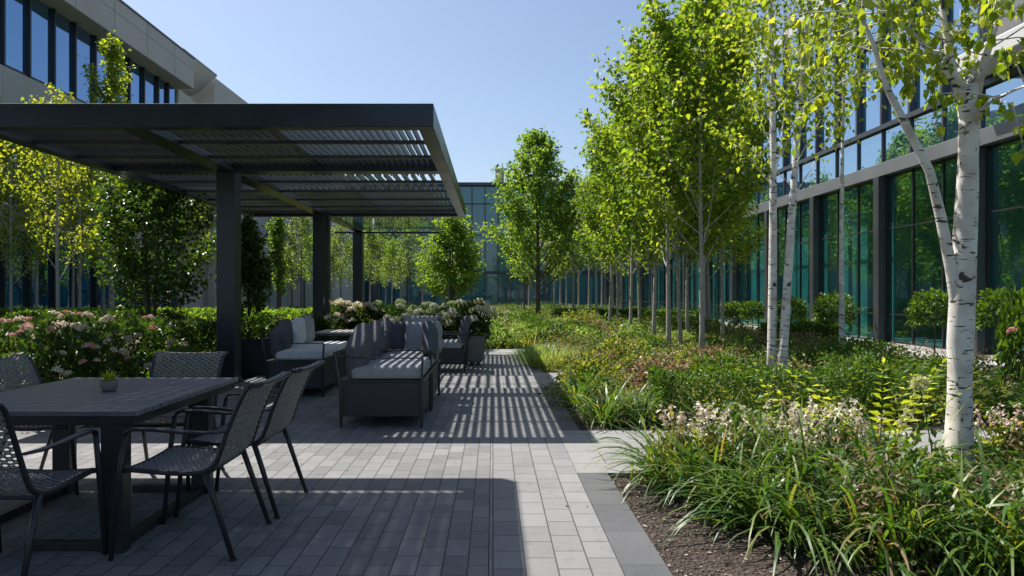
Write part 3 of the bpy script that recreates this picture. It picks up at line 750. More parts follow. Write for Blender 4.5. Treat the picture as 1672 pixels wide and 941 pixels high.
def add_cushion(parent, name, m, loc, rot, size, seed=0, label=None):
    o = link(name, cushion_mesh(*size, seed), m, parent); o.location = loc; o.rotation_euler = rot
    if label: o['label'] = label
    return o
def seat_pad(parent, m, x0, x1, y0, y1, z0, z1, name='seat_cushion'):
    o = MB().box(x0, x1, y0, y1, z0, z1).build(name, m, parent, True)
    s = o.modifiers.new('b', 'BEVEL'); s.width = 0.04; s.segments = 4; s.limit_method = 'NONE'
    return o
def sofa(label, loc, dp, L, mats, seat_m, nseat=2, rails=True):
    """faces +X; x 0..dp from back to front; y 0..L away from the camera"""
    t = thing('garden_sofa', label, 'sofa', loc, 0, 'garden sofas facing right under the pergola')
    b = MB(); b.box(0.03, dp - 0.03, 0.0, L, 0.11, 0.455); b.build('base', M['panel'], t, bevel=0.004)
    f = MB(); f.box(0.0, dp, -0.012, L + 0.012, 0.456, 0.478); f.build('seat_frame', M['metal_black'], t, bevel=0.003)
    ny = max(2, int(L / 0.95) + 1)
    for i in range(ny):
        y = -0.02 + (L + 0.04) * i / (ny - 1)
        MB().tube([(dp - 0.02, y, 0), (dp - 0.02, y, 0.46), (dp - 0.01, y, 0.70)] if i in (0, ny - 1) else [(dp - 0.02, y, 0), (dp - 0.02, y, 0.456)], 0.016, 4).build('leg', M['metal_black'], t)
        MB().tube([(0.03, y, 0), (0.02, y, 0.40), (-0.04, y, 0.76)] if i in (0, ny - 1) else [(0.03, y, 0), (0.03, y, 0.456)], 0.016, 4).build('leg', M['metal_black'], t)
    for y in (-0.02, L + 0.02):
        MB().tube([(-0.035, y, 0.715), (dp * 0.5, y, 0.700), (dp - 0.01, y, 0.703)], 0.011, 6, True, 0.6).build('armrest', M['metal_black'], t)
    MB().tube([(-0.04, -0.02, 0.755), (-0.04, L + 0.02, 0.755)], 0.013, 6).build('back_rail', M['metal_black'], t)
    k = 3; 
    m = MB()
    for i in range(14):
        y = (i + 0.5) * L / 14; m.tube([(0.01, y, 0.46), (-0.035, y, 0.755)], 0.006, 5)
    m.build('back_lattice', M['metal_black'], t)
    for i in range(nseat):
        a = L * i / nseat; c = L * (i + 1) / nseat; seat_pad(t, seat_m, 0.12, dp - 0.02, a + 0.01, c - 0.01, 0.48, 0.615)
    wd = L / len(mats)
    for i, mm in enumerate(mats):
        add_cushion(t, 'back_cushion', mm, (0.15 + 0.02 * (i % 2), (i + 0.5) * wd, 0.575), (0, R(-19), R(90)), (wd * 0.94, 0.38, 0.24), i + 3)
    return t
s1 = sofa('near garden sofa in the middle of the patio with dark cushions along its left', (-1.56, 7.12, 0), 0.86, 2.25, [M['cushion_dark']] * 3, M['cushion_mid'], 3)
MB().tube([(0.84, 0.98, 0), (0.84, 0.98, 0.70)], 0.015, 4).build('leg', M['metal_black'], s1)
MB().tube([(-0.03, 0.98, 0.70), (0.84, 0.98, 0.70)], 0.010, 6).build('armrest', M['metal_black'], s1)
add_cushion(s1, 'back_cushion', M['cushion_dark'], (0.27, 2.08, 0.58), (R(-12), 0, R(4)), (0.44, 0.42, 0.20), 11)
add_cushion(s1, 'back_cushion', M['cushion_mid'], (0.62, 1.98, 0.58), (R(-14), 0, R(-4)), (0.44, 0.42, 0.20), 12, 'paler grey cushion with a creased front')
add_cushion(s1, 'side_cushion', M['cushion_dark'], (0.80, 1.35, 0.58), (0, R(14), R(90)), (0.62, 0.40, 0.20), 13)
add_cushion(s1, 'side_cushion', M['cushion_mid'], (0.82, 1.95, 0.60), (0, R(14), R(90)), (0.42, 0.38, 0.18), 14)
s2 = sofa('far garden sofa at the left post with a pale cushion between two grey ones', (-2.98, 9.22, 0), 0.78, 1.75, [M['cushion_dark'], M['cushion_light'], M['cushion_mid']], M['cushion_light'], 2)
def dining_high():
    t = thing('side_table', 'pale rectangular table standing behind the two garden sofas', 'table', (-2.2, 11.6, 0))
    MB().box(-0.62, 0.62, -0.42, 0.42, 0.715, 0.745).build('tabletop', M['concrete'], t, bevel=0.006)
    MB().box(-0.64, 0.64, -0.44, 0.44, 0.69, 0.713).build('frame', M['metal_black'], t)
    for x in (-0.57, 0.57):
        for y in (-0.37, 0.37): MB().box(x - .022, x + .022, y - .022, y + .022, 0, 0.689).build('leg', M['metal_black'], t)
dining_high()
def lounge(label, loc, rz, back, extra=None, swivel=False):
    """faces +Y"""
    t = thing('lounge_chair', label, 'armchair', loc, rz, 'lounge chairs before the white hydrangeas')
    MB().box(-0.33, 0.33, -0.32, 0.32, 0.13 if not swivel else 0.10, 0.40).build('base', M['panel'], t, bevel=0.03)
    for s in (-1, 1):
        MB().tube([(s * 0.35, 0.33, 0), (s * 0.35, 0.33, 0.66)], 0.013, 4).build('leg', M['metal_black'], t)
        MB().tube([(s * 0.35, -0.31, 0), (s * 0.35, -0.36, 0.66)], 0.013, 4).build('leg', M['metal_black'], t)
        MB().tube([(s * 0.35, 0.335, 0.66), (s * 0.355, 0, 0.655), (s * 0.35, -0.40, 0.66)], 0.013, 6, True, 0.6).build('armrest', M['metal_black'], t)
    MB().tube([(-0.35, -0.36, 0.66), (0.35, -0.36, 0.66)], 0.012, 6).build('back_rail', M['metal_black'], t)
    seat_pad(t, M['cushion_mid'], -0.32, 0.32, -0.26, 0.33, 0.402, 0.53)
    add_cushion(t, 'back_cushion', back, (0, -0.24, 0.50), (R(13), 0, 0), (0.66, 0.47, 0.20), 21)
    if extra: add_cushion(t, 'small_cushion', extra, (-0.16, -0.04, 0.52), (R(16), 0, R(8)), (0.42, 0.26, 0.14), 25)
    return t
lounge('lounge chair facing the camera with mid grey back cushion and pale lumbar cushion', (-1.32, 12.5, 0), R(180), M['cushion_mid'], M['cushion_light'])
lounge('lounge chair in profile facing left with dark rounded back cushion beside the big pot', (-0.80, 12.45, 0), R(90), M['cushion_dark'])

# ------------------------------------------------------------------ planters with shrubs
def ball_pts(n, rx, ry, rz, rng, inner=0.72, zmin=-0.6):
    d = unit(rng.normal(size=(n * 2, 3))); d = d[d[:, 2] > zmin][:n]
    r = rng.uniform(inner, 1.0, len(d))[:, None]; lump = 1 + 0.12 * np.sin(d[:, :1] * 7 + 1) * np.cos(d[:, 1:2] * 6) + 0.08 * np.sin(d[:, 2:3] * 11)
    return d * r * lump * np.array([rx, ry, rz]), d
def bush_mesh(seed, rx, ry, rz, n, L, W=0.6, inner=0.45):
    rng = np.random.default_rng(seed); P, d = ball_pts(n, rx, ry, rz, rng, inner)
    D = d + rng.normal(0, 0.55, d.shape); D[:, 2] += 0.1
    V, F = leafgeo(P, D, L * rng.uniform(0.6, 1.3, len(P)), W, rng); V[:, 2] += rz * 0.6
    return npmesh('foliage', V, F), rng
def flower_mesh(seed, r=0.075, n=110):
    rng = np.random.default_rng(seed); d = unit(rng.normal(size=(n, 3))); d[:, 2] = np.abs(d[:, 2]) * 1.0 - 0.25 * rng.random(n); d = unit(d)
    P = d * r * np.array([1, 1, 0.85]) * rng.uniform(0.82, 1.0, (n, 1)); t = unit(np.cross(d, rng.normal(size=(n, 3)))) + d * 0.25
    V, F = leafgeo(P - t * r * 0.18, t, r * 0.42, 0.95, rng, 0.05); return npmesh('flower_head', V, F)
FL = [flower_mesh(i) for i in range(3)]
BM2 = [bush_mesh(80 + i, 0.62, 0.55, 0.52, 2600, 0.075)[0] for i in range(3)]
BM = [bush_mesh(40 + i, 0.62, 0.55, 0.52, 1500, 0.11)[0] for i in range(3)]
def flower_obj(parent, me, m, loc, s, rng):
    o = bpy.data.objects.new('flower_head', me); col.objects.link(o); o.parent = parent
    if not me.materials: me.materials.append(m)
    o.material_slots[0].link = 'OBJECT'; o.material_slots[0].material = m
    o.location = loc; o.scale = (s, s, s); o.rotation_euler = (rng.uniform(-.5, .5), rng.uniform(-.5, .5), rng.uniform(0, 6)); return o
def hydrangea(label, loc, nf, mats, seed, s=(1, 1, 1), leaf='leaf_shade', group=None, fs=1.0, front=True, bm=None):
    t = thing('hydrangea', label, 'shrub', loc, 0, group); rng = random.Random(seed)
    bm = bm or BM; f = bpy.data.objects.new('foliage', bm[seed % 3]); col.objects.link(f); f.parent = t; f.scale = s; f.rotation_euler = (0, 0, rng.uniform(0, 6))
    if not bm[seed % 3].materials: bm[seed % 3].materials.append(M[leaf])
    f.material_slots[0].link = 'OBJECT'; f.material_slots[0].material = M[leaf]
    m = MB()
    for k in range(5):
        a = k * 1.3; m.tube([(0.05 * math.cos(a), 0.05 * math.sin(a), -0.02), (0.28 * s[0] * math.cos(a), 0.25 * s[1] * math.sin(a), 0.45 * s[2])], [0.012, 0.006], 5)
    m.build('stem', M['bark'], t)
    for k in range(nf):
        az = rng.uniform(-3.3, 0.2) if front and rng.random() < 0.8 else rng.uniform(0, 6.28)
        el = math.asin(rng.uniform(-0.05, 0.98)); c = math.cos(el)
        p = (0.64 * s[0] * c * math.cos(az), 0.58 * s[1] * c * math.sin(az), 0.31 * s[2] + 0.53 * s[2] * math.sin(el))
        flower_obj(t, FL[k % 3], M[rng.choice(mats)], p, fs * rng.uniform(0.7, 1.25), rng)
    return t
def trough(label, loc, lx, ly, h, m='pot_dark'):
    t = thing('planter_box', label, 'planter', loc)
    b = MB(); w_ = 0.03
    b.box(-lx / 2, lx / 2, -ly / 2, -ly / 2 + w_, 0, h); b.box(-lx / 2, lx / 2, ly / 2 - w_, ly / 2, 0, h)
    b.box(-lx / 2, -lx / 2 + w_, -ly / 2 + w_ + .001, ly / 2 - w_ - .001, 0, h); b.box(lx / 2 - w_, lx / 2, -ly / 2 + w_ + .001, ly / 2 - w_ - .001, 0, h)
    b.build('body', M[m], t, bevel=0.005)
    MB().box(-lx / 2 + w_, lx / 2 - w_, -ly / 2 + w_, ly / 2 - w_, 0.02, h - 0.05).build('soil', M['soil'], t)
    return t
def pot():
    t = thing('tapered_pot', 'large tapered grey pot holding hydrangeas at the right end of the lounge', 'planter', (-0.40, 13.5, 0))
    b = MB(); prof = [(0.16, 0.05), (0.19, 0.05), (0.215, 0.10), (0.285, 0.54), (0.29, 0.56), (0.265, 0.56), (0.25, 0.50)]
    b.lathe([(0, 0.05)] + prof + [(0, 0.50)], 4 * 8); o = b.build('body', M['pot'], t, True)
    for a in range(3): MB().lathe([(0, 0), (0.03, 0), (0.03, 0.052), (0, 0.052)], 10, (0.13 * math.cos(a * 2.1 + .5), 0.13 * math.sin(a * 2.1 + .5), 0)).build('foot', M['pot_dark'], t)
pot()
WH = ['petal_white', 'petal_white', 'petal_lime']
GH = 'white hydrangeas behind the lounge chairs'
hydrangea('white hydrangea bush growing in the tapered grey pot', (-0.42, 13.5, 0.50), 16, WH, 1, (0.66, 0.6, 0.85), group=GH, fs=1.35)
trough('long charcoal planter box behind the lounge seating', (-2.30, 17.2, 0), 3.5, 0.7, 0.40)
labs = ['hydrangea at the left end of the long planter, half behind the pale table', 'hydrangea second from the left in the long planter', 'hydrangea in the middle of the long planter with lime and cream heads', 'hydrangea behind the camera-facing lounge chair', 'hydrangea at the right end of the long planter above the profile lounge chair']
for i in range(5):
    hydrangea(labs[i], (-3.72 + i * 0.72, 17.15, 0.36), 16 + (i > 2) * 7, WH, i + 4, (0.92, 0.85, 0.92), group=GH, fs=1.5)
trough('charcoal square planter with a white hydrangea by the second post', (-3.30, 13.3, 0), 0.5, 0.5, 0.50)
hydrangea('small white hydrangea in the square planter by the second post', (-3.30, 13.3, 0.46), 9, WH, 3, (0.6, 0.6, 0.6), group=GH)
trough('tall charcoal planter with a clipped dark shrub beside the front post', (-3.93, 11.95, 0), 0.5, 0.6, 0.60)
def clipped(label, name, loc, rx, ry, rz, n, L, leaf, seed, cat='shrub', stem=0.0, group=None):
    t = thing(name, label, cat, loc, 0, group); me, _ = bush_mesh(seed, rx, ry, rz, n, L, 0.6, 0.6)
    o = link('foliage', me, M[leaf], t); o.location = (0, 0, stem)
    MB().tube([(0, 0, -0.01), (0.01, 0.01, stem + rz * 0.6)], [0.018, 0.012], 6).build('stem', M['bark'], t); return t
clipped('clipped dark shrub in the tall charcoal planter', 'clipped_shrub', (-3.93, 11.95, 0.56), 0.36, 0.38, 0.28, 1500, 0.06, 'leaf_dark', 77)

# ------------------------------------------------------------------ left border: hydrangeas, hedge, ferns
GP = 'pink hydrangeas in the left border'
pk = ['petal_pink', 'petal_blush', 'petal_blush', 'petal_white']
hl = [(-4.75, 7.75, 'pink and cream hydrangea right behind the potted plant on the table'), (-5.75, 8.0, 'pink hydrangea behind the back edge of the dining table, left of the succulent'),
      (-6.3, 9.1, 'pink hydrangea behind the cropped left armchair'), (-5.1, 9.0, 'rosy hydrangea low in front of the dark multi-stem tree'),
      (-7.3, 10.0, 'pink hydrangea at the far left of the border'), (-6.2, 10.6, 'dense pink hydrangea in the second row of the left border'),
      (-7.4, 11.9, 'pale pink hydrangea at the back of the left border by the birch trunks'), (-5.3, 10.4, 'cream hydrangea left of the low box hedge')]
for i, (x, y, lab) in enumerate(hl):
    hydrangea(lab, (x, y, -0.03), 34, pk, 20 + i, (1.15, 1.1, 1.3), group=GP, fs=0.62, bm=BM2)
def hedge(label, x0, x1, y0, y1, h, n, leaf='leaf_hedge', seed=5, L=0.05, name='hedge'):
    cx, cy = (x0 + x1) / 2, (y0 + y1) / 2; t = thing(name, label, 'hedge', (cx, cy, -0.03)); rng = np.random.default_rng(seed)
    P = rng.random((n, 3)) * np.array([x1 - x0, y1 - y0, h]) - np.array([(x1 - x0) / 2, (y1 - y0) / 2, 0])
    # push most leaves to the clipped surface
    ax = rng.integers(0, 3, n); sd = rng.integers(0, 2, n) * 2 - 1; on = rng.random(n) < 0.8
    for a, ext in ((0, (x1 - x0) / 2), (1, (y1 - y0) / 2)):
        q = on & (ax == a); P[q, a] = sd[q] * (ext - rng.exponential(0.03, q.sum()))
    q = on & (ax == 2); P[q, 2] = h - rng.exponential(0.03, q.sum())
    P[:, 2] += 0.03 * np.sin(P[:, 0] * 9) * (P[:, 2] > h * 0.8)
    D = rng.normal(size=(n, 3)) * 0.7 + np.array([0, 0, 0.6]); V, F = leafgeo(P, D, L * rng.uniform(0.6, 1.3, n), 0.6, rng)
    link('foliage', npmesh('foliage', V, F), M[leaf], t)
    m = MB(); k = max(2, int((x1 - x0) / 0.3))
    for i in range(k):
        xx = -(x1 - x0) / 2 + (i + 0.5) * (x1 - x0) / k; m.tube([(xx, 0, 0), (xx + 0.03, 0.02, h * 0.8)], [0.014, 0.006], 5)
    m.build('stem', M['bark'], t); return t
hedge('low box hedge catching the sun left of the front post', -5.3, -4.25, 9.9, 10.6, 0.55, 5000, seed=6)
hedge('taller dark hedge behind the low box hedge', -6.2, -4.3, 11.4, 12.2, 0.9, 7000, 'leaf_dark', 7, 0.07)
hedge('dark clipped hedge at the foot of the left birches', -9.6, -6.4, 13.9, 14.7, 1.0, 9000, 'leaf_dark', 8, 0.08)
hedge('long clipped hedge beyond the left border under the far birches', -15.5, -5.0, 19.5, 20.6, 0.9, 14000, 'leaf_mid', 9, 0.11)

# ------------------------------------------------------------------ trees
def mound_field(name, pts, nb, R0, H0, L, m, seed, label, cat):
    rng = np.random.default_rng(seed); k = len(pts); n = k * nb; idx = np.repeat(np.arange(k), nb)
    Rk = R0 * rng.uniform(0.6, 1.3, k); Hk = H0 * rng.uniform(0.7, 1.25, k); q = np.sqrt(rng.random(n)); a = rng.random(n) * 6.283
    sh = 1 - rng.exponential(0.10, n); P = np.zeros((n, 3)); P[:, 0] = pts[idx, 0] + Rk[idx] * q * np.cos(a) * sh; P[:, 1] = pts[idx, 1] + Rk[idx] * q * np.sin(a) * sh
    P[:, 2] = Hk[idx] * np.sqrt(np.clip(1 - q ** 2.6, 0, 1)) * np.clip(sh, 0.1, 1) - 0.02
    D = np.stack([np.cos(a) * q, np.sin(a) * q, 0.7 - q * 0.4], 1) + rng.normal(0, 0.45, (n, 3)); V, F = leafgeo(P, D, L * rng.uniform(0.6, 1.3, n), 0.5, rng)
    return kind(link(name, npmesh(name, V, F), M[m]), 'stuff', label, cat)
def litter():
    rng = np.random.default_rng(15); n = 90; P = np.zeros((n, 3)); P[:, 0] = rng.uniform(-3.6, 0.85, n); P[:, 1] = rng.uniform(3.0, 12, n); P[:, 2] = 0.006
    D = rng.normal(size=(n, 3)); D[:, 2] = 0.02; V, F = leafgeo(P, D, rng.uniform(0.012, 0.035, n), 0.6, rng, 0.05)
    kind(link('fallen_leaves', npmesh('fallen_leaves', V, F), M['leaf_russet']), 'stuff', 'a few small dry leaves fallen on the pavers', 'leaves')
litter()
TR = {}
TR['row'] = [tree_mesh(100 + i, 6.9, 0.054, 2.2, 1.45, 40, 9000, 0.105, 0.9, 0.0, 'egg', clump=0.09, lean=(0.0, 0.25, -0.2, 0.1)[i]) for i in range(4)]
TR['birch'] = [tree_mesh(120 + i, 7.8, 0.062, 2.9, 1.05, 30, 3000, 0.072, 1.1, 0.30, 'egg', clump=0.07, limb_r=0.16) for i in range(2)]
TR['centre'] = tree_mesh(130, 8.7, 0.11, 1.9, 2.25, 70, 12000, 0.145, 0.8, 0.0, 'cone', clump=0.11)
TR['grove'] = [tree_mesh(140 + i, 5.2, 0.045, 1.9, 0.85, 26, 1800, 0.095, 1.0, 0.0, ('egg', 'spire', 'egg')[i], clump=0.10) for i in range(3)]
TR['column'] = tree_mesh(150, 5.4, 0.07, 1.3, 0.55, 34, 4000, 0.12, 1.2, 0, 'col', clump=0.09)
TR['left'] = [tree_mesh(160 + i, 7.0, 0.055, 2.2, 1.25, 30, 3000, 0.10, 0.9, 0.12, 'egg', clump=0.12) for i in range(3)]
TR['multi'] = tree_mesh(170, 4.2, 0.045, 1.2, 1.45, 64, 9000, 0.095, 0.8, 0, 'spire', multi=4, clump=0.08)
TR['multi2'] = tree_mesh(171, 5.2, 0.06, 1.1, 1.4, 64, 8000, 0.125, 0.6, 0, 'cone', multi=4, clump=0.11)
TR['poplar'] = tree_mesh(180, 10.9, 0.12, 3.0, 1.75, 46, 5200, 0.13, 1.15, 0, 'cone', clump=0.08)

rowspec = [ # px x, depth, variant, rz, scale, label
 (1146, 12.9, 0, 0.3, 1.00, 'nearest full green tree of the right row, behind the twin birch'),
 (1092, 14.4, 1, 1.9, 1.00, 'second tree of the right row, left of the nearest full green one'),
 (1067, 16.6, 2, 4.0, 0.98, 'third tree of the right row with a stout straight trunk'),
 (1112, 16.0, 1, 3.1, 0.95, 'slender trunked tree just right of the second row tree'),
 (1122, 18.5, 0, 5.0, 0.95, 'thin tree in the back line of the right row near the glass office'),
 (1029, 20.5, 1, 0.9, 0.98, 'fourth tree of the right row'),
 (995, 23.0, 2, 2.6, 0.98, 'leftmost leafy tree of the right row where its edge meets the sky'),
 (1008, 27.0, 0, 1.2, 1.00, 'fifth tree of the right row, mostly behind the fourth'),
 (1045, 24.0, 2, 5.5, 1.00, 'bushy tree in the back line behind the fourth row tree'),
 (1160, 21.0, 2, 0.1, 1.00, 'tree close to the glass office right of the nearest full tree'),
 (1180, 17.2, 1, 4.4, 0.92, 'tree standing against the office columns behind the twin birch'),
]
GR = 'green trees in a row right of the path'
for (x, d, v, rz, s, lab) in rowspec:
    put_tree('broadleaf_tree', TR['row'][v if d != 14.4 else 3], M[('leaf_row', 'leaf_birch', 'leaf_row2')[int(x) % 3]], M['bark_pale'], lab, 'tree', (px(x, d), d, -0.03), rz, s, GR)
rng0 = random.Random(8)
for (x, d, lab) in ((962, 33, 'pale tree left of the right row against the far glass building'), (925, 44, 'pale slender tree just right of the tall centre tree'), (945, 40, 'grey green tree second right of the tall centre tree'),
                    (1000, 36, 'pale tree deep behind the right row'), (1030, 42, 'distant pale tree behind the right row trunks'),
                    (905, 36, 'pale tree overlapping the right edge of the tall centre tree'), (915, 50, 'small distant pale tree in the gap right of the tall centre tree'), (936, 31, 'slim tree in the middle of the gap between centre tree and right row'),
                    (974, 28, 'slim pale tree leaning on the left edge of the right row'), (983, 40, 'distant pale tree behind the left edge of the right row'), (1015, 31, 'slim pale tree showing between the third and fourth row trunks')):
    put_tree('pale_tree', TR['grove'][rng0.randrange(3)], M['leaf_pale'], M['bark_pale'], lab, 'tree', (px(x, d), d, -0.03), rng0.uniform(0, 6), rng0.uniform(1.2, 1.45))
for (x, d, lab) in ((846, 41, 'thin trunked tree left of the tall centre tree'), (856, 38, 'thin trunked tree touching the tall centre tree on its left'), (864, 44, 'thin trunked tree hidden behind the tall centre tree')):
    put_tree('slender_tree', TR['grove'][rng0.randrange(3)], M['leaf_mid'], M['bark'], lab, 'tree', (px(x, d), d, -0.03), rng0.uniform(0, 6), 1.1)
put_tree('maple_tree', TR['centre'], M['leaf_mid'], M['bark'], 'tall pointed green tree standing alone in the middle of the garden', 'tree', (px(878, 31), 31, -0.03), 0.4, 1.0)
put_tree('multi_stem_tree', TR['multi2'], M['leaf_mid'], M['bark'], 'rounded green multi-stem tree beyond the right end of the pergola', 'tree', (px(737, 33), 33, -0.03), 1.0, 1.22, None, 1.0)
put_tree('laurel_tree', TR['multi'], M['leaf_dark'], M['bark'], 'large dark glossy multi-stem tree left of the front post', 'tree', (-6.5, 13.4, -0.03), 0.6, 0.95, None, 0.93)
put_tree('laurel_tree', tree_mesh(172, 3.0, 0.04, 0.75, 0.62, 40, 5200, 0.085, 0.9, 0, 'spire', clump=0.06), M['leaf_dark'], M['bark'], 'narrow conical dark tree right of the front post', 'tree', (px(406, 14.5), 14.5, -0.03), 2.2)
# left grove
ls = [(18, 19, 0.85, 'yellow green birch at the left edge of the photo'), (95, 16.5, 0.88, 'yellow green birch with a straight dark trunk left of the big dark tree'), (60, 22, 0.95, 'yellow green birch behind the two leftmost ones'),
      (-30, 21, 1.05, 'yellow birch cut off by the left frame edge, top above the pergola'), (130, 21, 0.9, 'yellow birch between the dark trunked birch and the big dark tree'), 
      (30, 26, 1.05, 'yellow birch deep in the left grove near the office wall'), (110, 28, 1.1, 'yellow birch whose top just clears the pergola'), 
      (300, 27, 0.85, 'sparse yellow birch right of the big dark tree'), (340, 31, 0.9, 'sparse yellow birch just left of the front post')]
for i, (x, d, s, lab) in enumerate(ls):
    put_tree('birch_tree', TR['left'][i % 3], M['leaf_yellow'], M['bark_pale'], lab, 'tree', (max(-15.5, px(x, d)), d, -0.03), i * 1.3, s, 'yellow green birches of the left grove')
put_tree('poplar_tree', TR['poplar'], M['leaf_birch'], M['bark_pale'], 'pointed poplar rising above the pergola before the office windows', 'tree', (px(182, 25), 25, -0.03), 0, 0.98)
# grove seen under the pergola
far = [(418, 46), (470, 40), (492, 36), (505, 44), (545, 38), (556, 45), (572, 50), (604, 39), (620, 46), (640, 42), (655, 50), (668, 38), (690, 48), (478, 52), (530, 54), (590, 54), (630, 56)]
gl = ['pale tree just right of the front post in the distant grove', 'grove tree right of the dark columnar tree', 'yellow green grove tree left of the second post', 'pale grove tree partly hidden by the second post',
      'pale grove tree between the second and third posts, nearer the second', 'pale grove tree close left of the third post', 'grove tree showing over the left edge of the third post', 'pale grove tree close right of the third post',
      'pale grove tree second right of the third post', 'grove tree under the middle of the glass canopy', 'pale grove tree under the right half of the glass canopy', 'pale grove tree left of the rounded multi-stem tree', 'grove tree touching the rounded multi-stem tree',
      'distant grove tree behind the columnar tree and its neighbour', 'distant grove tree just right of the second post', 'distant grove tree straight behind the third post', 'distant grove tree under the left half of the glass canopy']
for i, (x, d) in enumerate(far):
    put_tree('grove_tree', TR['grove'][i % 3], M['leaf_pale'] if i % 3 else M['leaf_mid'], M['bark_pale'], gl[i], 'tree', (px(x, d), d, -0.03), i * 0.9, rng0.uniform(0.8, 1.15), 'distant grove beneath the pergola')
put_tree('columnar_tree', TR['column'], M['leaf_mid'], M['bark'], 'dark green columnar tree in the distance between the first two posts', 'tree', (px(454, 36), 36, -0.03), 0, 1.0)

# twin birch, thin birch and the big birch in the foreground
GB = 'white birches in the right bed'
put_tree('birch_tree', TR['birch'][0], M['leaf_birch'], M['birch'], 'left stem of the pair of white birches behind the low hedge', 'tree', (px(1260, 9.0), 9.0, -0.03), 0.6, 1.0, GB)
put_tree('birch_tree', TR['birch'][1], M['leaf_birch'], M['birch'], 'right leaning stem of the pair of white birches behind the low hedge', 'tree', (px(1273, 8.9), 8.9, -0.03), 2.0, 1.0, GB).rotation_euler = (0, R(4.2), 0)
put_tree('birch_tree', tree_mesh(125, 7.8, 0.055, 4.2, 1.0, 18, 1300, 0.085, 1.1, 0.25, 'egg', clump=0.07, limb_r=0.16), M['leaf_birch'], M['birch'], 'thin white birch between the pair and the big foreground birch', 'tree', (px(1375, 12.0), 12.0, -0.03), 3.0, 0.95, GB)
def big_birch():
    t = thing('birch_tree', 'big white birch in the foreground with a thick cut fork and a leaning limb', 'tree', (3.32, 5.0, -0.03), 0, GB)
    rng = np.random.default_rng(9); rg = random.Random(9); m = MB()
    def W(x, y, dd=5.0): return Vector((px(x, dd) - 3.32, dd - 5.0, 1.35 - (y - 480) * dd / 1150 + 0.03))
    tr = [Vector((0, 0, -0.02)), W(1567, 780), W(1566, 700), W(1568, 560), W(1574, 420), W(1580, 300), W(1582, 200), W(1580, 140)]
    m.tube(tr, [0.105, 0.094, 0.088, 0.084, 0.078, 0.068, 0.064, 0.068], 20)
    limbs = []
    lean = [W(1568, 580), W(1564, 520), W(1553, 440, 5.0), W(1535, 350, 4.97), W(1518, 280, 4.95), W(1482, 210, 4.95), W(1446, 140, 4.97), W(1425, 70, 5.0), W(1385, -20, 5.0), W(1350, -110, 5.1)]
    m.tube(lean, [0.026, 0.038, 0.038, 0.035, 0.031, 0.027, 0.021, 0.016, 0.011, 0.006], 12)
    up1 = [W(1574, 160), W(1556, 120), W(1545, 60, 5.05), W(1530, -40, 5.1), W(1510, -180, 5.2)]; m.tube(up1, [0.050, 0.030, 0.022, 0.016, 0.008], 10)
    up2 = [W(1590, 160), W(1604, 110, 4.97), W(1630, 30, 4.9), W(1660, -90, 4.85)]; m.tube(up2, [0.045, 0.027, 0.018, 0.008], 10)
    # a broken snag at the fork
    m.tube([W(1580, 150), W(1582, 128), W(1590, 122)], [0.05, 0.036, 0.012], 7)
    side = [W(1556, 128), W(1530, 95, 5.05), W(1490, 55, 5.1), W(1440, 15, 5.2), W(1400, -10, 5.2)]; m.tube(side, [0.030, 0.022, 0.016, 0.010, 0.004], 7)
    rsd = [W(1585, 205), W(1612, 170, 4.8), W(1650, 150, 4.7), W(1700, 130, 4.6)]; m.tube(rsd, [0.02, 0.013, 0.009, 0.004], 7)
    limbs = [(lean, 6, 0.8), (up1, 1, 1.0), (up2, 1, 1.0), (side, 2, 1.1), (rsd, 1, 0.4)]
    tw = []
    for L, s0, dens in limbs:
        for i in range(s0, len(L) - 1):
            for k in range(int(9 * dens)):
                b = L[i].lerp(L[i + 1], rg.random()); a = rg.uniform(0, 6.28); e = rg.uniform(-0.5, 0.7); l = rg.uniform(0.25, 0.6)
                c = b + Vector((math.cos(a) * math.cos(e), math.sin(a) * math.cos(e), math.sin(e))) * l; d = c + Vector((rg.uniform(-.05, .05), rg.uniform(-.05, .05), -rg.uniform(0.10, 0.38)))
                m.tube([b, b.lerp(c, .5) + Vector((0, 0, .03)), c, d], [0.006, 0.004, 0.003, 0.0015], 4, cap=False); tw += [(b.lerp(c, .4), c), (c, d)]
    m.build('trunk', M['birch'], t, True)
    A = np.array([list(a) for a, b in tw]); B = np.array([list(b) for a, b in tw]); n = 1700
    idx = rng.integers(0, len(tw), n); tt = rng.random(n)[:, None]; P = A[idx] + (B[idx] - A[idx]) * tt + rng.normal(0, 0.025, (n, 3))
    D = unit(B[idx] - A[idx]) * 0.4 + rng.normal(0, 0.5, (n, 3)); D[:, 2] -= 0.7
    V, F = leafgeo(P, D, 0.066 * rng.uniform(0.6, 1.35, n), 0.8, rng); link('crown', npmesh('crown', V, F), M['leaf_birch'], t)
big_birch()

# clipped standards along the glass office
stn = [(1197, 25.0, 0.36, 'leftmost round standard shrub before the office glass'), (1228, 23.3, 0.37, 'second round standard shrub from the left, left of the twin birch'), (1292, 20.5, 0.42, 'round standard shrub seen right behind the twin birch'),
       (1362, 17.4, 0.48, 'round standard shrub behind the thin birch'), (1526, 13.6, 0.46, 'bright round standard shrub left of the big birch trunk'), (1642, 11.6, 0.42, 'round standard shrub at the right edge before the dark glass')]
for i, (x, d, r, lab) in enumerate(stn):
    X = min(px(x, d), 8.9); h = 1.35 - (508 - 480) * d / 1150 - 0.6 * r
    clipped(lab, 'standard_shrub', (X, X * 1150 / (x - 805), -0.03), r, r, r, 1500, 0.085, 'leaf_hedge', 90 + i, 'shrub', h, 'round standard shrubs along the office')

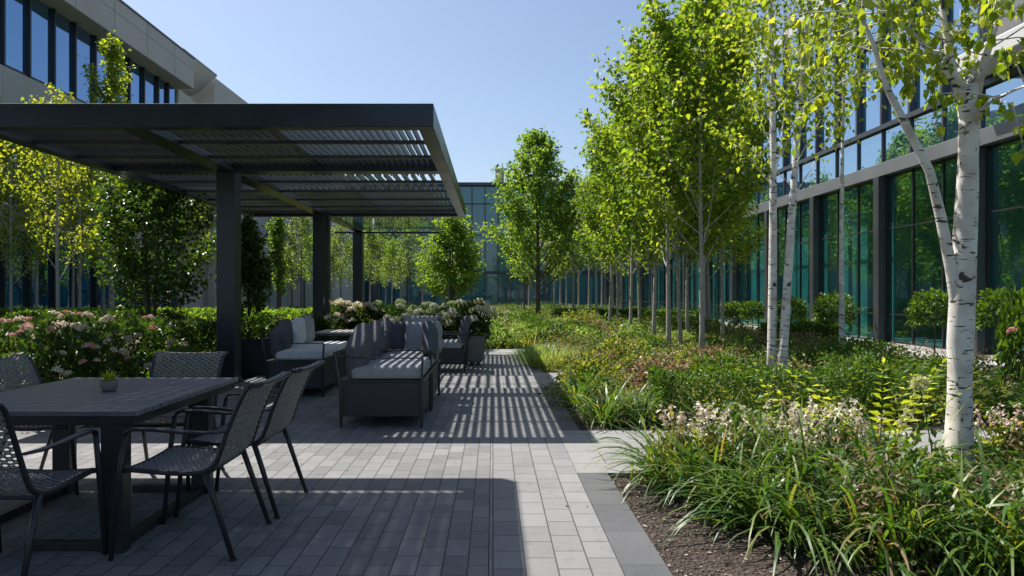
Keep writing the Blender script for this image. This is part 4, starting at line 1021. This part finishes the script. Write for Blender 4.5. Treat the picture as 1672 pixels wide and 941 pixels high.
# ------------------------------------------------------------------ right bed planting
def strap_mesh(seed, n=125, L=(0.45, 0.75), W=0.025, spread=0.09, el=(0.55, 1.5), droop=(0.6, 1.25)):
    rng = np.random.default_rng(seed); B = np.zeros((n, 3)); B[:, :2] = rng.normal(0, spread, (n, 2)); az = np.arctan2(B[:, 1], B[:, 0]) + rng.normal(0, 0.7, n)
    V, F = blades(B, az, rng.uniform(*el, n), rng.uniform(*L, n), W * rng.uniform(0.7, 1.25, n), rng, rng.uniform(*droop, n), 6)
    return npmesh('leaves', V, F, True)
ST = [strap_mesh(200 + i, L=(0.55, 0.95)) for i in range(4)]
def one(name, me, m, label, cat, loc, rz=0, s=1.0, group=None):
    o = link(name, me, m); o.location = loc; o.rotation_euler = (0, 0, rz); o.scale = (s, s, s)
    return tag(o, label, cat, group)
GS = 'strap leaved clumps edging the right bed'
clumps = [(1.30, 4.98, 0.82, 'strap leaved clump at the corner of the bed and the cross path'), (1.48, 4.60, 0.82, 'strap leaved clump second along the mulch edge from the cross path'), (1.58, 4.18, 0.8, 'strap leaved clump in the middle of the mulch edge'),
          (1.72, 3.92, 0.85, 'dark arching strap leaved clump leaning over the mulch left of the bottom frame edge'), (2.05, 3.62, 0.85, 'arching strap leaved clump low at the bottom edge, left of the widest one'), (2.52, 3.55, 0.95, 'widest arching strap leaved clump at the bottom right'),
          (2.75, 4.0, 0.62, 'strap leaved clump before the big birch trunk'), (1.95, 4.45, 1.0, 'strap leaved clump right behind the mulch edge row'), (2.35, 4.25, 0.95, 'strap leaved clump in the centre of the foreground bed'),
          (1.18, 7.45, 0.85, 'round strap leaved clump at the corner beyond the cross path'), (1.55, 7.55, 0.75, 'strap leaved clump at the left end of the low hedge'), (1.05, 8.6, 0.85, 'strap leaved clump by the patio border beyond the hedge corner'),
          (3.4, 3.7, 0.95, 'strap leaved clump at the lower right below the big birch')]
for i, (x, y, s, lab) in enumerate(clumps):
    one('strap_leaf_plant', ST[i % 4], M['leaf_strap'], lab, 'plant', (x, y, -0.03), i * 1.1, s, GS)
def tuft_field(name, pts, nb, L, W, el, droop, m, seed, label, cat, spread=0.05, seg=3, z=-0.03, hf=None):
    rng = np.random.default_rng(seed); n = len(pts) * nb; idx = np.repeat(np.arange(len(pts)), nb)
    B = np.zeros((n, 3)); B[:, :2] = pts[idx] + rng.normal(0, spread, (n, 2)); B[:, 2] = z; az = rng.random(n) * 6.283
    sc_ = (rng.uniform(0.6, 1.25, len(pts)) * (hf(pts) if hf else 1))[idx]
    V, F = blades(B, az, rng.uniform(*el, n), rng.uniform(*L, n) * sc_, W * rng.uniform(0.7, 1.3, n), rng, rng.uniform(*droop, n), seg)
    o = link(name, npmesh(name, V, F), M[m]); return kind(o, 'stuff', label, cat)
def leafy_field(name, pts, nb, h, r, L, m, seed, label, cat, W=0.5, up=0.5, hf=None):
    rng = np.random.default_rng(seed); n = len(pts) * nb; idx = np.repeat(np.arange(len(pts)), nb)
    P = np.zeros((n, 3)); P[:, :2] = pts[idx] + rng.normal(0, r, (n, 2)); hh = (h * rng.uniform(0.55, 1.2, len(pts)) * (hf(pts) if hf else 1))[idx]
    rr = np.linalg.norm(P[:, :2] - pts[idx], axis=1) / (r * 2.2); P[:, 2] = -0.03 + hh * np.clip(1 - rr ** 2, 0.15, 1) * rng.random(n) ** 0.6
    D = rng.normal(size=(n, 3)) * 0.7; D[:, 2] += up
    V, F = leafgeo(P, D, L * rng.uniform(0.6, 1.4, n), W, rng); o = link(name, npmesh(name, V, F), M[m]); return kind(o, 'stuff', label, cat)
def scatter(x0, x1, y0, y1, n, seed, keep=None):
    rng = np.random.default_rng(seed); p = rng.random((n, 2)) * np.array([x1 - x0, y1 - y0]) + np.array([x0, y0])
    return p[keep(p)] if keep else p
near = lambda p: (p[:, 0] > 1.25 + (5.3 - p[:, 1]) * 0.38)
LOW = lambda p: 1 - 0.62 * np.exp(-(((p[:, 0] - 3.05) / 0.75) ** 2 + ((p[:, 1] - 4.5) / 0.9) ** 2))
A1 = scatter(1.35, 8.4, 3.1, 5.1, 430, 1, lambda p: near(p) & (np.sin(p[:, 0] * 5 + 1) + np.sin(p[:, 1] * 6 + p[:, 0] * 2) > -0.75))
leafy_field('ground_cover', A1, 70, 0.66, 0.13, 0.06, 'leaf_hedge', 2, 'dense leafy perennials filling the foreground bed', 'ground cover', hf=LOW)
tuft_field('bed_grass', scatter(1.25, 8.4, 3.1, 5.2, 210, 3, near), 22, (0.5, 0.85), 0.016, (0.8, 1.5), (0.3, 0.9), 'leaf_strap', 4, 'grassy leaves mixed through the foreground bed', 'grass', 0.06, 5, hf=LOW)
leafy_field('back_row_perennials', scatter(1.15, 8.4, 4.85, 5.28, 230, 55), 80, 0.46, 0.09, 0.06, 'leaf_meadow', 56, 'upright green perennials along the near edge of the cross path', 'ground cover', 0.35, 0.9, hf=lambda p: 1 - 0.4 * np.exp(-((p[:, 0] - 3.15) / 0.3) ** 2))
leafy_field('russet_perennials', scatter(1.9, 4.8, 3.3, 4.9, 120, 5, near), 60, 0.66, 0.11, 0.045, 'leaf_russet', 6, 'reddish brown dried perennials in the foreground bed', 'ground cover', 0.35, hf=LOW)
PATHLOW = lambda p: np.where(p[:, 0] > 6.2, 0.45, 1.0)
def drift(p, k, thr, sc_=1.0):
    x, y = p[:, 0] * sc_, p[:, 1] * sc_
    v = np.sin(1.1 * x + 0.7 * y + k) + np.sin(0.63 * y - 1.7 * x + 2.1 * k) + 0.7 * np.sin(1.9 * y + 0.8 * x + 3 * k)
    return v > thr
def yb(p):  # beds beyond the first cross path
    x, y = p[:, 0], p[:, 1]
    return ((x > 0.95) | (y > 17.6)) & ~((y > 10.1) & (y < 12.2) & (x < 2.3)) & ~((y > 15.3) & (y < 17.4) & (x < 2.1)) & (x > -0.15) & (x < 8.45)
B1 = scatter(0.95, 8.45, 7.1, 15, 1500, 10, yb); B1 = B1[~((B1[:, 0] < 4.2) & (B1[:, 1] < 8.3))]
leafy_field('tall_perennials', scatter(1.6, 8.4, 8.4, 16, 900, 51, lambda p: yb(p) & drift(p, 1, 0.3)), 50, 0.62, 0.12, 0.06, 'leaf_hedge', 52, 'taller green drifts of the middle bed', 'ground cover', hf=PATHLOW)
leafy_field('far_tall_perennials', scatter(0.6, 8.4, 17.8, 55, 1300, 53, lambda p: drift(p, 2, 0.5, 0.6)), 30, 0.75, 0.2, 0.10, 'leaf_hedge', 54, 'taller green drifts of the far beds', 'ground cover')
leafy_field('meadow_perennials', B1, 46, 0.32, 0.13, 0.06, 'leaf_meadow', 11, 'low mixed perennials of the middle bed', 'ground cover', hf=PATHLOW)
tuft_field('meadow_grass', scatter(0.95, 8.45, 8.3, 16, 1300, 12, yb), 16, (0.2, 0.42), 0.010, (0.8, 1.5), (0.2, 0.9), 'leaf_meadow', 13, 'fine meadow grass of the middle bed', 'grass', hf=PATHLOW)
leafy_field('russet_meadow', scatter(1.2, 7.8, 8.5, 16, 1500, 14, lambda p: yb(p) & drift(p, 4, -0.2)), 36, 0.52, 0.11, 0.045, 'leaf_russet', 15, 'reddish seed heads and leaves in the middle bed', 'ground cover', 0.35, 0.8)
C1 = scatter(-0.1, 8.45, 16, 60, 2600, 16, yb)
leafy_field('far_perennials', C1, 30, 0.30, 0.2, 0.12, 'leaf_meadow', 17, 'low perennials of the far beds', 'ground cover')
tuft_field('far_grass', scatter(-0.1, 8.45, 16, 60, 2600, 18, yb), 14, (0.3, 0.6), 0.02, (0.8, 1.5), (0.2, 0.9), 'leaf_meadow', 19, 'meadow grass of the far beds', 'grass', 0.1)
leafy_field('far_russet', scatter(0.3, 8.2, 17.5, 50, 2200, 20, lambda p: yb(p) & drift(p, 5, -0.3, 0.7)), 24, 0.56, 0.16, 0.085, 'leaf_russet', 21, 'reddish drifts in the far beds', 'ground cover', 0.4, 0.8)
leafy_field('left_ground_cover', scatter(-15, -4.3, 7.3, 19, 1100, 22, lambda p: p[:, 0] < -4.2), 36, 0.32, 0.2, 0.11, 'leaf_hedge', 23, 'leafy ground cover under the left trees', 'ground cover')
leafy_field('left_far_cover', scatter(-16, -2.2, 17.5, 60, 2600, 24), 22, 0.34, 0.25, 0.15, 'leaf_meadow', 25, 'sunlit ground cover under the distant grove', 'ground cover')
# pale blossom drifts
leafy_field('blossom_drift', scatter(1.3, 7.8, 8.6, 15.3, 330, 30, yb), 14, 0.50, 0.10, 0.035, 'petal_blush', 31, 'small pale blossoms scattered over the middle bed', 'flowers', 0.8, 0.6)
leafy_field('far_blossom', scatter(0, 8.2, 17.5, 58, 520, 32, yb), 12, 0.52, 0.15, 0.07, 'petal_blush', 33, 'pale blossoms scattered over the far beds', 'flowers', 0.8, 0.6)
leafy_field('left_blossom', scatter(-15, -3, 17.5, 50, 420, 34), 12, 0.55, 0.15, 0.08, 'petal_white', 35, 'pale blossoms scattered under the distant grove', 'flowers', 0.8, 0.6)
# bark chips on the bare strip
def chips():
    rng = np.random.default_rng(5); n = 1500; P = np.zeros((n, 3)); P[:, 0] = 0.88 + rng.random(n) ** 1.2 * 0.9; P[:, 1] = 2.4 + rng.random(n) * 2.9; P[:, 2] = -0.028
    D = rng.normal(size=(n, 3)); D[:, 2] = rng.random(n) * 0.25
    V, F = leafgeo(P, D, rng.uniform(0.008, 0.03, n), 0.45, rng, 0.05); kind(link('bark_chips', npmesh('chips', V, F), M['chips']), 'stuff', 'loose pale bark chips on the mulch', 'mulch')
chips()
mound_field('low_shrubs', scatter(1.2, 6.6, 8.5, 16, 42, 61, yb), 480, 0.34, 0.38, 0.055, 'leaf_hedge', 62, 'mass of low green domed shrubs in the middle bed', 'ground cover')
mound_field('olive_shrubs', scatter(1.2, 7.5, 8.8, 16, 48, 63, yb), 420, 0.30, 0.34, 0.05, 'leaf_meadow', 64, 'mass of low olive domed shrubs in the middle bed', 'ground cover')
mound_field('far_low_shrubs', scatter(0.0, 8.2, 17.6, 55, 130, 65, yb), 300, 0.55, 0.5, 0.10, 'leaf_hedge', 66, 'mass of low green domed shrubs in the far beds', 'ground cover')
mound_field('far_silver_shrubs', scatter(0.0, 5, 17.6, 45, 70, 67, yb), 300, 0.5, 0.42, 0.09, 'leaf_silver', 68, 'mass of silvery domed shrubs in the far beds', 'ground cover')
mound_field('left_low_shrubs', scatter(-14, -4.6, 10.5, 19, 110, 69), 300, 0.5, 0.6, 0.09, 'leaf_dark', 70, 'mass of dark low shrubs under the left trees', 'ground cover')
MD = []
def mound(label, loc, rx, rz, leaf, seed, n=1300, L=0.06):
    t = thing('rounded_shrub', label, 'shrub', loc, 0, 'rounded shrubs in the right beds'); me, _ = bush_mesh(seed, rx, rx * 0.9, rz, n, L, 0.55, 0.5)
    o = link('foliage', me, M[leaf], t); o.location = (0, 0, -rz * 0.25)
    MB().tube([(0, 0, -0.01), (0.02, 0.01, rz * 0.8)], [0.02, 0.01], 5).build('stem', M['bark'], t)
for i, (x, y, rx, rz, lf, lab) in enumerate((
    (2.1, 8.9, 0.50, 0.44, 'leaf_russet', 'reddish rounded shrub behind the left half of the low hedge'), (3.0, 9.2, 0.55, 0.48, 'leaf_hedge', 'green rounded shrub behind the middle of the low hedge'), (1.35, 9.6, 0.45, 0.42, 'leaf_meadow', 'olive rounded shrub beside the patio beyond the strap clumps'),
    (4.6, 8.9, 0.60, 0.52, 'leaf_hedge', 'green rounded shrub right of the twin birch'), (2.4, 12.8, 0.55, 0.46, 'leaf_meadow', 'olive rounded shrub right of the silvery mounds'), (3.6, 11.3, 0.5, 0.42, 'leaf_russet', 'rusty rounded shrub left of the nearest row tree'),
    (5.4, 11.0, 0.62, 0.55, 'leaf_hedge', 'deep green rounded shrub near the thin birch'), (5.9, 9.3, 0.5, 0.42, 'leaf_hedge', 'deep green rounded shrub before the pale path'), (5.6, 13.8, 0.6, 0.5, 'leaf_russet', 'rusty rounded shrub right of the nearest row tree'),
    (6.9, 12.9, 0.5, 0.42, 'leaf_hedge', 'green rounded shrub by the pale path behind the thin birch'), (1.6, 18.6, 0.7, 0.5, 'leaf_hedge', 'rounded green shrub right of the far bed tip'), (2.7, 20.5, 0.7, 0.5, 'leaf_russet', 'rusty rounded shrub in the far bed'),
    (1.2, 24.0, 0.8, 0.55, 'leaf_hedge', 'rounded green shrub left of the centre tree foot'), (3.2, 26.0, 0.9, 0.6, 'leaf_meadow', 'olive rounded shrub right of the centre tree foot'), (5.4, 19.5, 0.7, 0.6, 'leaf_hedge', 'rounded green shrub among the row trunks'))):
    mound(lab, (x, y, -0.03), rx, rz, lf, 400 + i, 1500, 0.05 + 0.002 * y)
hedge('distant clipped hedge crossing the far bed before the glass office', 2.6, 8.3, 28.0, 29.0, 0.7, 9000, 'leaf_hedge', 42, 0.12)
hedge('dark clipped hedge beside the pale path behind the row trunks', 6.6, 8.2, 16.6, 17.4, 0.65, 7000, 'leaf_hedge', 43, 0.07)
hedge('low clipped hedge crossing the bed in front of the twin birch', 1.75, 4.1, 7.3, 7.95, 0.54, 12000, 'leaf_hedge', 41, 0.042)
# silvery lavender mounds by the border
for i, (x, y, s, lab) in enumerate(((1.15, 13.3, 1.0, 'nearest silvery mound at the patio edge'), (1.7, 13.9, 0.95, 'silvery mound right behind the nearest one'), (1.0, 14.7, 0.9, 'third silvery mound, by the second cross path'),
                                    (0.35, 18.3, 1.05, 'silvery mound at the left tip of the far bed'), (0.7, 19.6, 1.1, 'broad silvery mound behind the far bed tip'), (0.25, 21.5, 1.1, 'silvery mound beside the far path'), (0.3, 26, 1.3, 'mid distance green mound beside the far path'), (0.35, 33, 1.5, 'distant green mound at the path bend'))):
    rng = np.random.default_rng(60 + i); n = 1100; B = np.zeros((n, 3)); B[:, :2] = rng.normal(0, 0.16, (n, 2)); az = np.arctan2(B[:, 1], B[:, 0]) + rng.normal(0, 0.5, n)
    V, F = blades(B, az, rng.uniform(0.4, 1.5, n), rng.uniform(0.28, 0.5, n), 0.013, rng, 0.35, 3)
    one('silver_mound', npmesh('leaves', V, F), M['leaf_silver'], lab, 'plant', (x, y, -0.03), 0, s * 1.3, 'silvery mounds along the path').scale = (s * 1.35, s * 1.35, s * 0.95)
# flowering spikes
def spike_plant(seed, ns, h, m, heads=0.03):
    rng = np.random.default_rng(seed); rg = random.Random(seed); st = MB(); P = []; 
    for k in range(ns):
        a = rg.uniform(0, 6.28); r = rg.uniform(0.02, 0.16); hh = h * rg.uniform(0.75, 1.1); b = Vector((r * 0.4 * math.cos(a), r * 0.4 * math.sin(a), 0)); c = Vector((r * 1.6 * math.cos(a), r * 1.6 * math.sin(a), hh))
        st.tube([b, b.lerp(c, 0.5) + Vector((0, 0, 0.03)), c], [0.003, 0.0025, 0.0015], 4, cap=False)
        q = 26; z = rng.random(q); pts = np.array([list(b.lerp(c, 0.74 + 0.26 * t)) for t in z]); rad = heads * (0.35 + 0.65 * np.sin(np.pi * (0.15 + 0.8 * z)))
        an = rng.random(q) * 6.28; pts[:, 0] += np.cos(an) * rad * 0.6; pts[:, 1] += np.sin(an) * rad * 0.6; P.append(pts)
    P = np.concatenate(P); D = rng.normal(size=P.shape); V, F = leafgeo(P, D, 0.028 * rng.uniform(0.7, 1.3, len(P)), 0.8, rng, 0.1)
    n = 26; B = np.zeros((n, 3)); B[:, :2] = rng.normal(0, 0.05, (n, 2)); lv = blades(B, rng.random(n) * 6.28, rng.uniform(0.8, 1.4, n), rng.uniform(0.2, 0.4, n), 0.014, rng, 0.6, 4)
    return st, (V, F), lv
fl = [(1.42, 5.12, 'blush flower spikes at the left end of the white drift'), (1.62, 4.98, 'blush flower spikes second in the white drift'), (1.80, 5.12, 'white flower spikes before the left half of the low hedge'), (1.98, 4.92, 'pale flower spikes in the middle of the white drift'),
      (2.14, 5.14, 'white flower spikes left of the lime shoots'), (2.30, 4.95, 'dense white flower spikes beneath the lime shoots'), (2.48, 5.12, 'white flower spikes before the lime fern'), (2.68, 4.95, 'cream flower spikes right of the lime fern'), (2.10, 4.75, 'low white flower spikes at the front of the drift'), (3.72, 5.05, 'pinkish flower spikes just right of the big birch trunk')]
for i, (x, y, lab) in enumerate(fl):
    t = thing('flowering_spikes', lab, 'flowers', (x, y, -0.03), i, 'pale flower spikes of the foreground bed'); st, fv, lv = spike_plant(300 + i, 9, 0.58, 0, 0.036)
    st.build('stem', M['stem'], t); link('blossoms', npmesh('blossoms', *fv), M['petal_blush' if i in (0, 9) else 'petal_white'], t); link('leaves', npmesh('leaves', *lv), M['leaf_strap'], t)
def fern(label, loc, n, L, m, seed, el=(0.9, 1.45), name='lime_fern', leaf=0.10, wd=0.36):
    """upright fronds carrying paired leaflets"""
    t = thing(name, label, 'plant', loc); rng = np.random.default_rng(seed); st = MB(); Ps, Ds, Ls = [], [], []
    for k in range(n):
        az = k * 2.4 + rng.uniform(-.4, .4); e = rng.uniform(*el); l = L * rng.uniform(0.7, 1.1); p = Vector((0, 0, 0)); pts = [p.copy()]
        for s in range(8):
            e -= 0.07; p = p + Vector((math.cos(az) * math.cos(e), math.sin(az) * math.cos(e), math.sin(e))) * l / 8; pts.append(p.copy())
        st.tube(pts, [0.005 - 0.0005 * i for i in range(9)], 4, cap=False)
        d = unit(np.array([list(pts[i + 1] - pts[i]) for i in range(8)])); sd = unit(np.cross(d, np.array([math.cos(az), math.sin(az), 0.6])))
        for i in range(1, 8):
            for q in (0, 0.5):
                b = np.array(pts[i].lerp(pts[i + 1], q)); sz = math.sin(math.pi * (0.15 + 0.8 * i / 8))
                for g in (-1, 1): Ps.append(b); Ds.append(sd[i] * g + d[i] * 0.7 + rng.normal(0, 0.12, 3)); Ls.append(leaf * sz)
        Ps.append(np.array(pts[8])); Ds.append(d[7]); Ls.append(leaf * 0.7)
    st.build('stem', M['stem'], t); V, F = leafgeo(np.array(Ps), np.array(Ds), np.array(Ls), wd, rng, 0.06); link('leaves', npmesh('leaves', V, F), M[m], t); return t
fern('bright lime fern left of the big birch trunk', (px(1388, 5.4) , 4.98, -0.03), 10, 1.2, 'leaf_lime', 1, (1.0, 1.5))
fern('lime shoots in front of the twin birch', (px(1262, 5.4), 5.05, -0.03), 8, 1.05, 'leaf_lime', 2, (1.0, 1.5), leaf=0.06)
fern('thin lime shoots left of the twin birch', (px(1205, 5.4), 5.0, -0.03), 6, 1.0, 'leaf_lime', 3, (1.1, 1.5), leaf=0.05)
fern('olive upright shrub right of the big birch trunk', (px(1625, 6.2) , 5.15, -0.03), 9, 1.0, 'leaf_meadow', 4, (1.1, 1.5), 'leafy_shrub', 0.07)
fern('broad green fern at the right frame edge', (3.85, 4.75, -0.03), 12, 0.85, 'leaf_hedge', 5, (0.7, 1.4), 'green_fern', 0.12)
fern('green fern left of the broad one behind the big birch', (4.2, 5.1, -0.03), 10, 0.8, 'leaf_hedge', 6, (0.7, 1.4), 'green_fern', 0.12)
for i, (x, d, s, lab) in enumerate(((1450, 7.8, 0.85, 'dark leafy shrub between the lime fern and the big birch'), (1500, 8.4, 0.9, 'dark leafy shrub touching the big birch trunk on its left'), (1415, 9.0, 0.85, 'green shrub beside the foot of the thin birch'), (1340, 8.6, 0.7, 'green shrub right of the twin birch'), (1640, 7.6, 0.75, 'green shrub at the right edge before the pale path'), (1180, 10.2, 0.7, 'green shrub behind the low hedge left of the twin birch'))):
    fern(lab, (px(x, d), d, -0.03), 20, s, 'leaf_hedge', 20 + i, (0.55, 1.45), 'leafy_shrub', 0.11)
# allium seed head
def allium():
    t = thing('allium', 'round allium seed head on a tall stalk left of the big birch', 'flower', (px(1492, 4.9), 4.75, -0.03))
    MB().tube([(0.05, 0, 0), (0.03, 0, 0.35), (-0.05, 0, 0.76)], [0.006, 0.005, 0.004], 6).build('stem', M['stem'], t, True)
    rng = np.random.default_rng(2); n = 220; d = unit(rng.normal(size=(n, 3))); V, F = leafgeo(np.array([-0.05, 0, 0.78]) + d * 0.025, d, 0.04, 0.3, rng, 0.05)
    link('seed_head', npmesh('seed_head', V, F), M['petal_lime'], t)
allium()
# pink flowers at the right frame edge
hydrangea('pink flowering bush at the right frame edge before the dark glass', (px(1690, 9.0), 9.0, -0.03), 10, ['petal_pink'], 50, (0.7, 0.7, 1.9), 'leaf_hedge', fs=0.8)
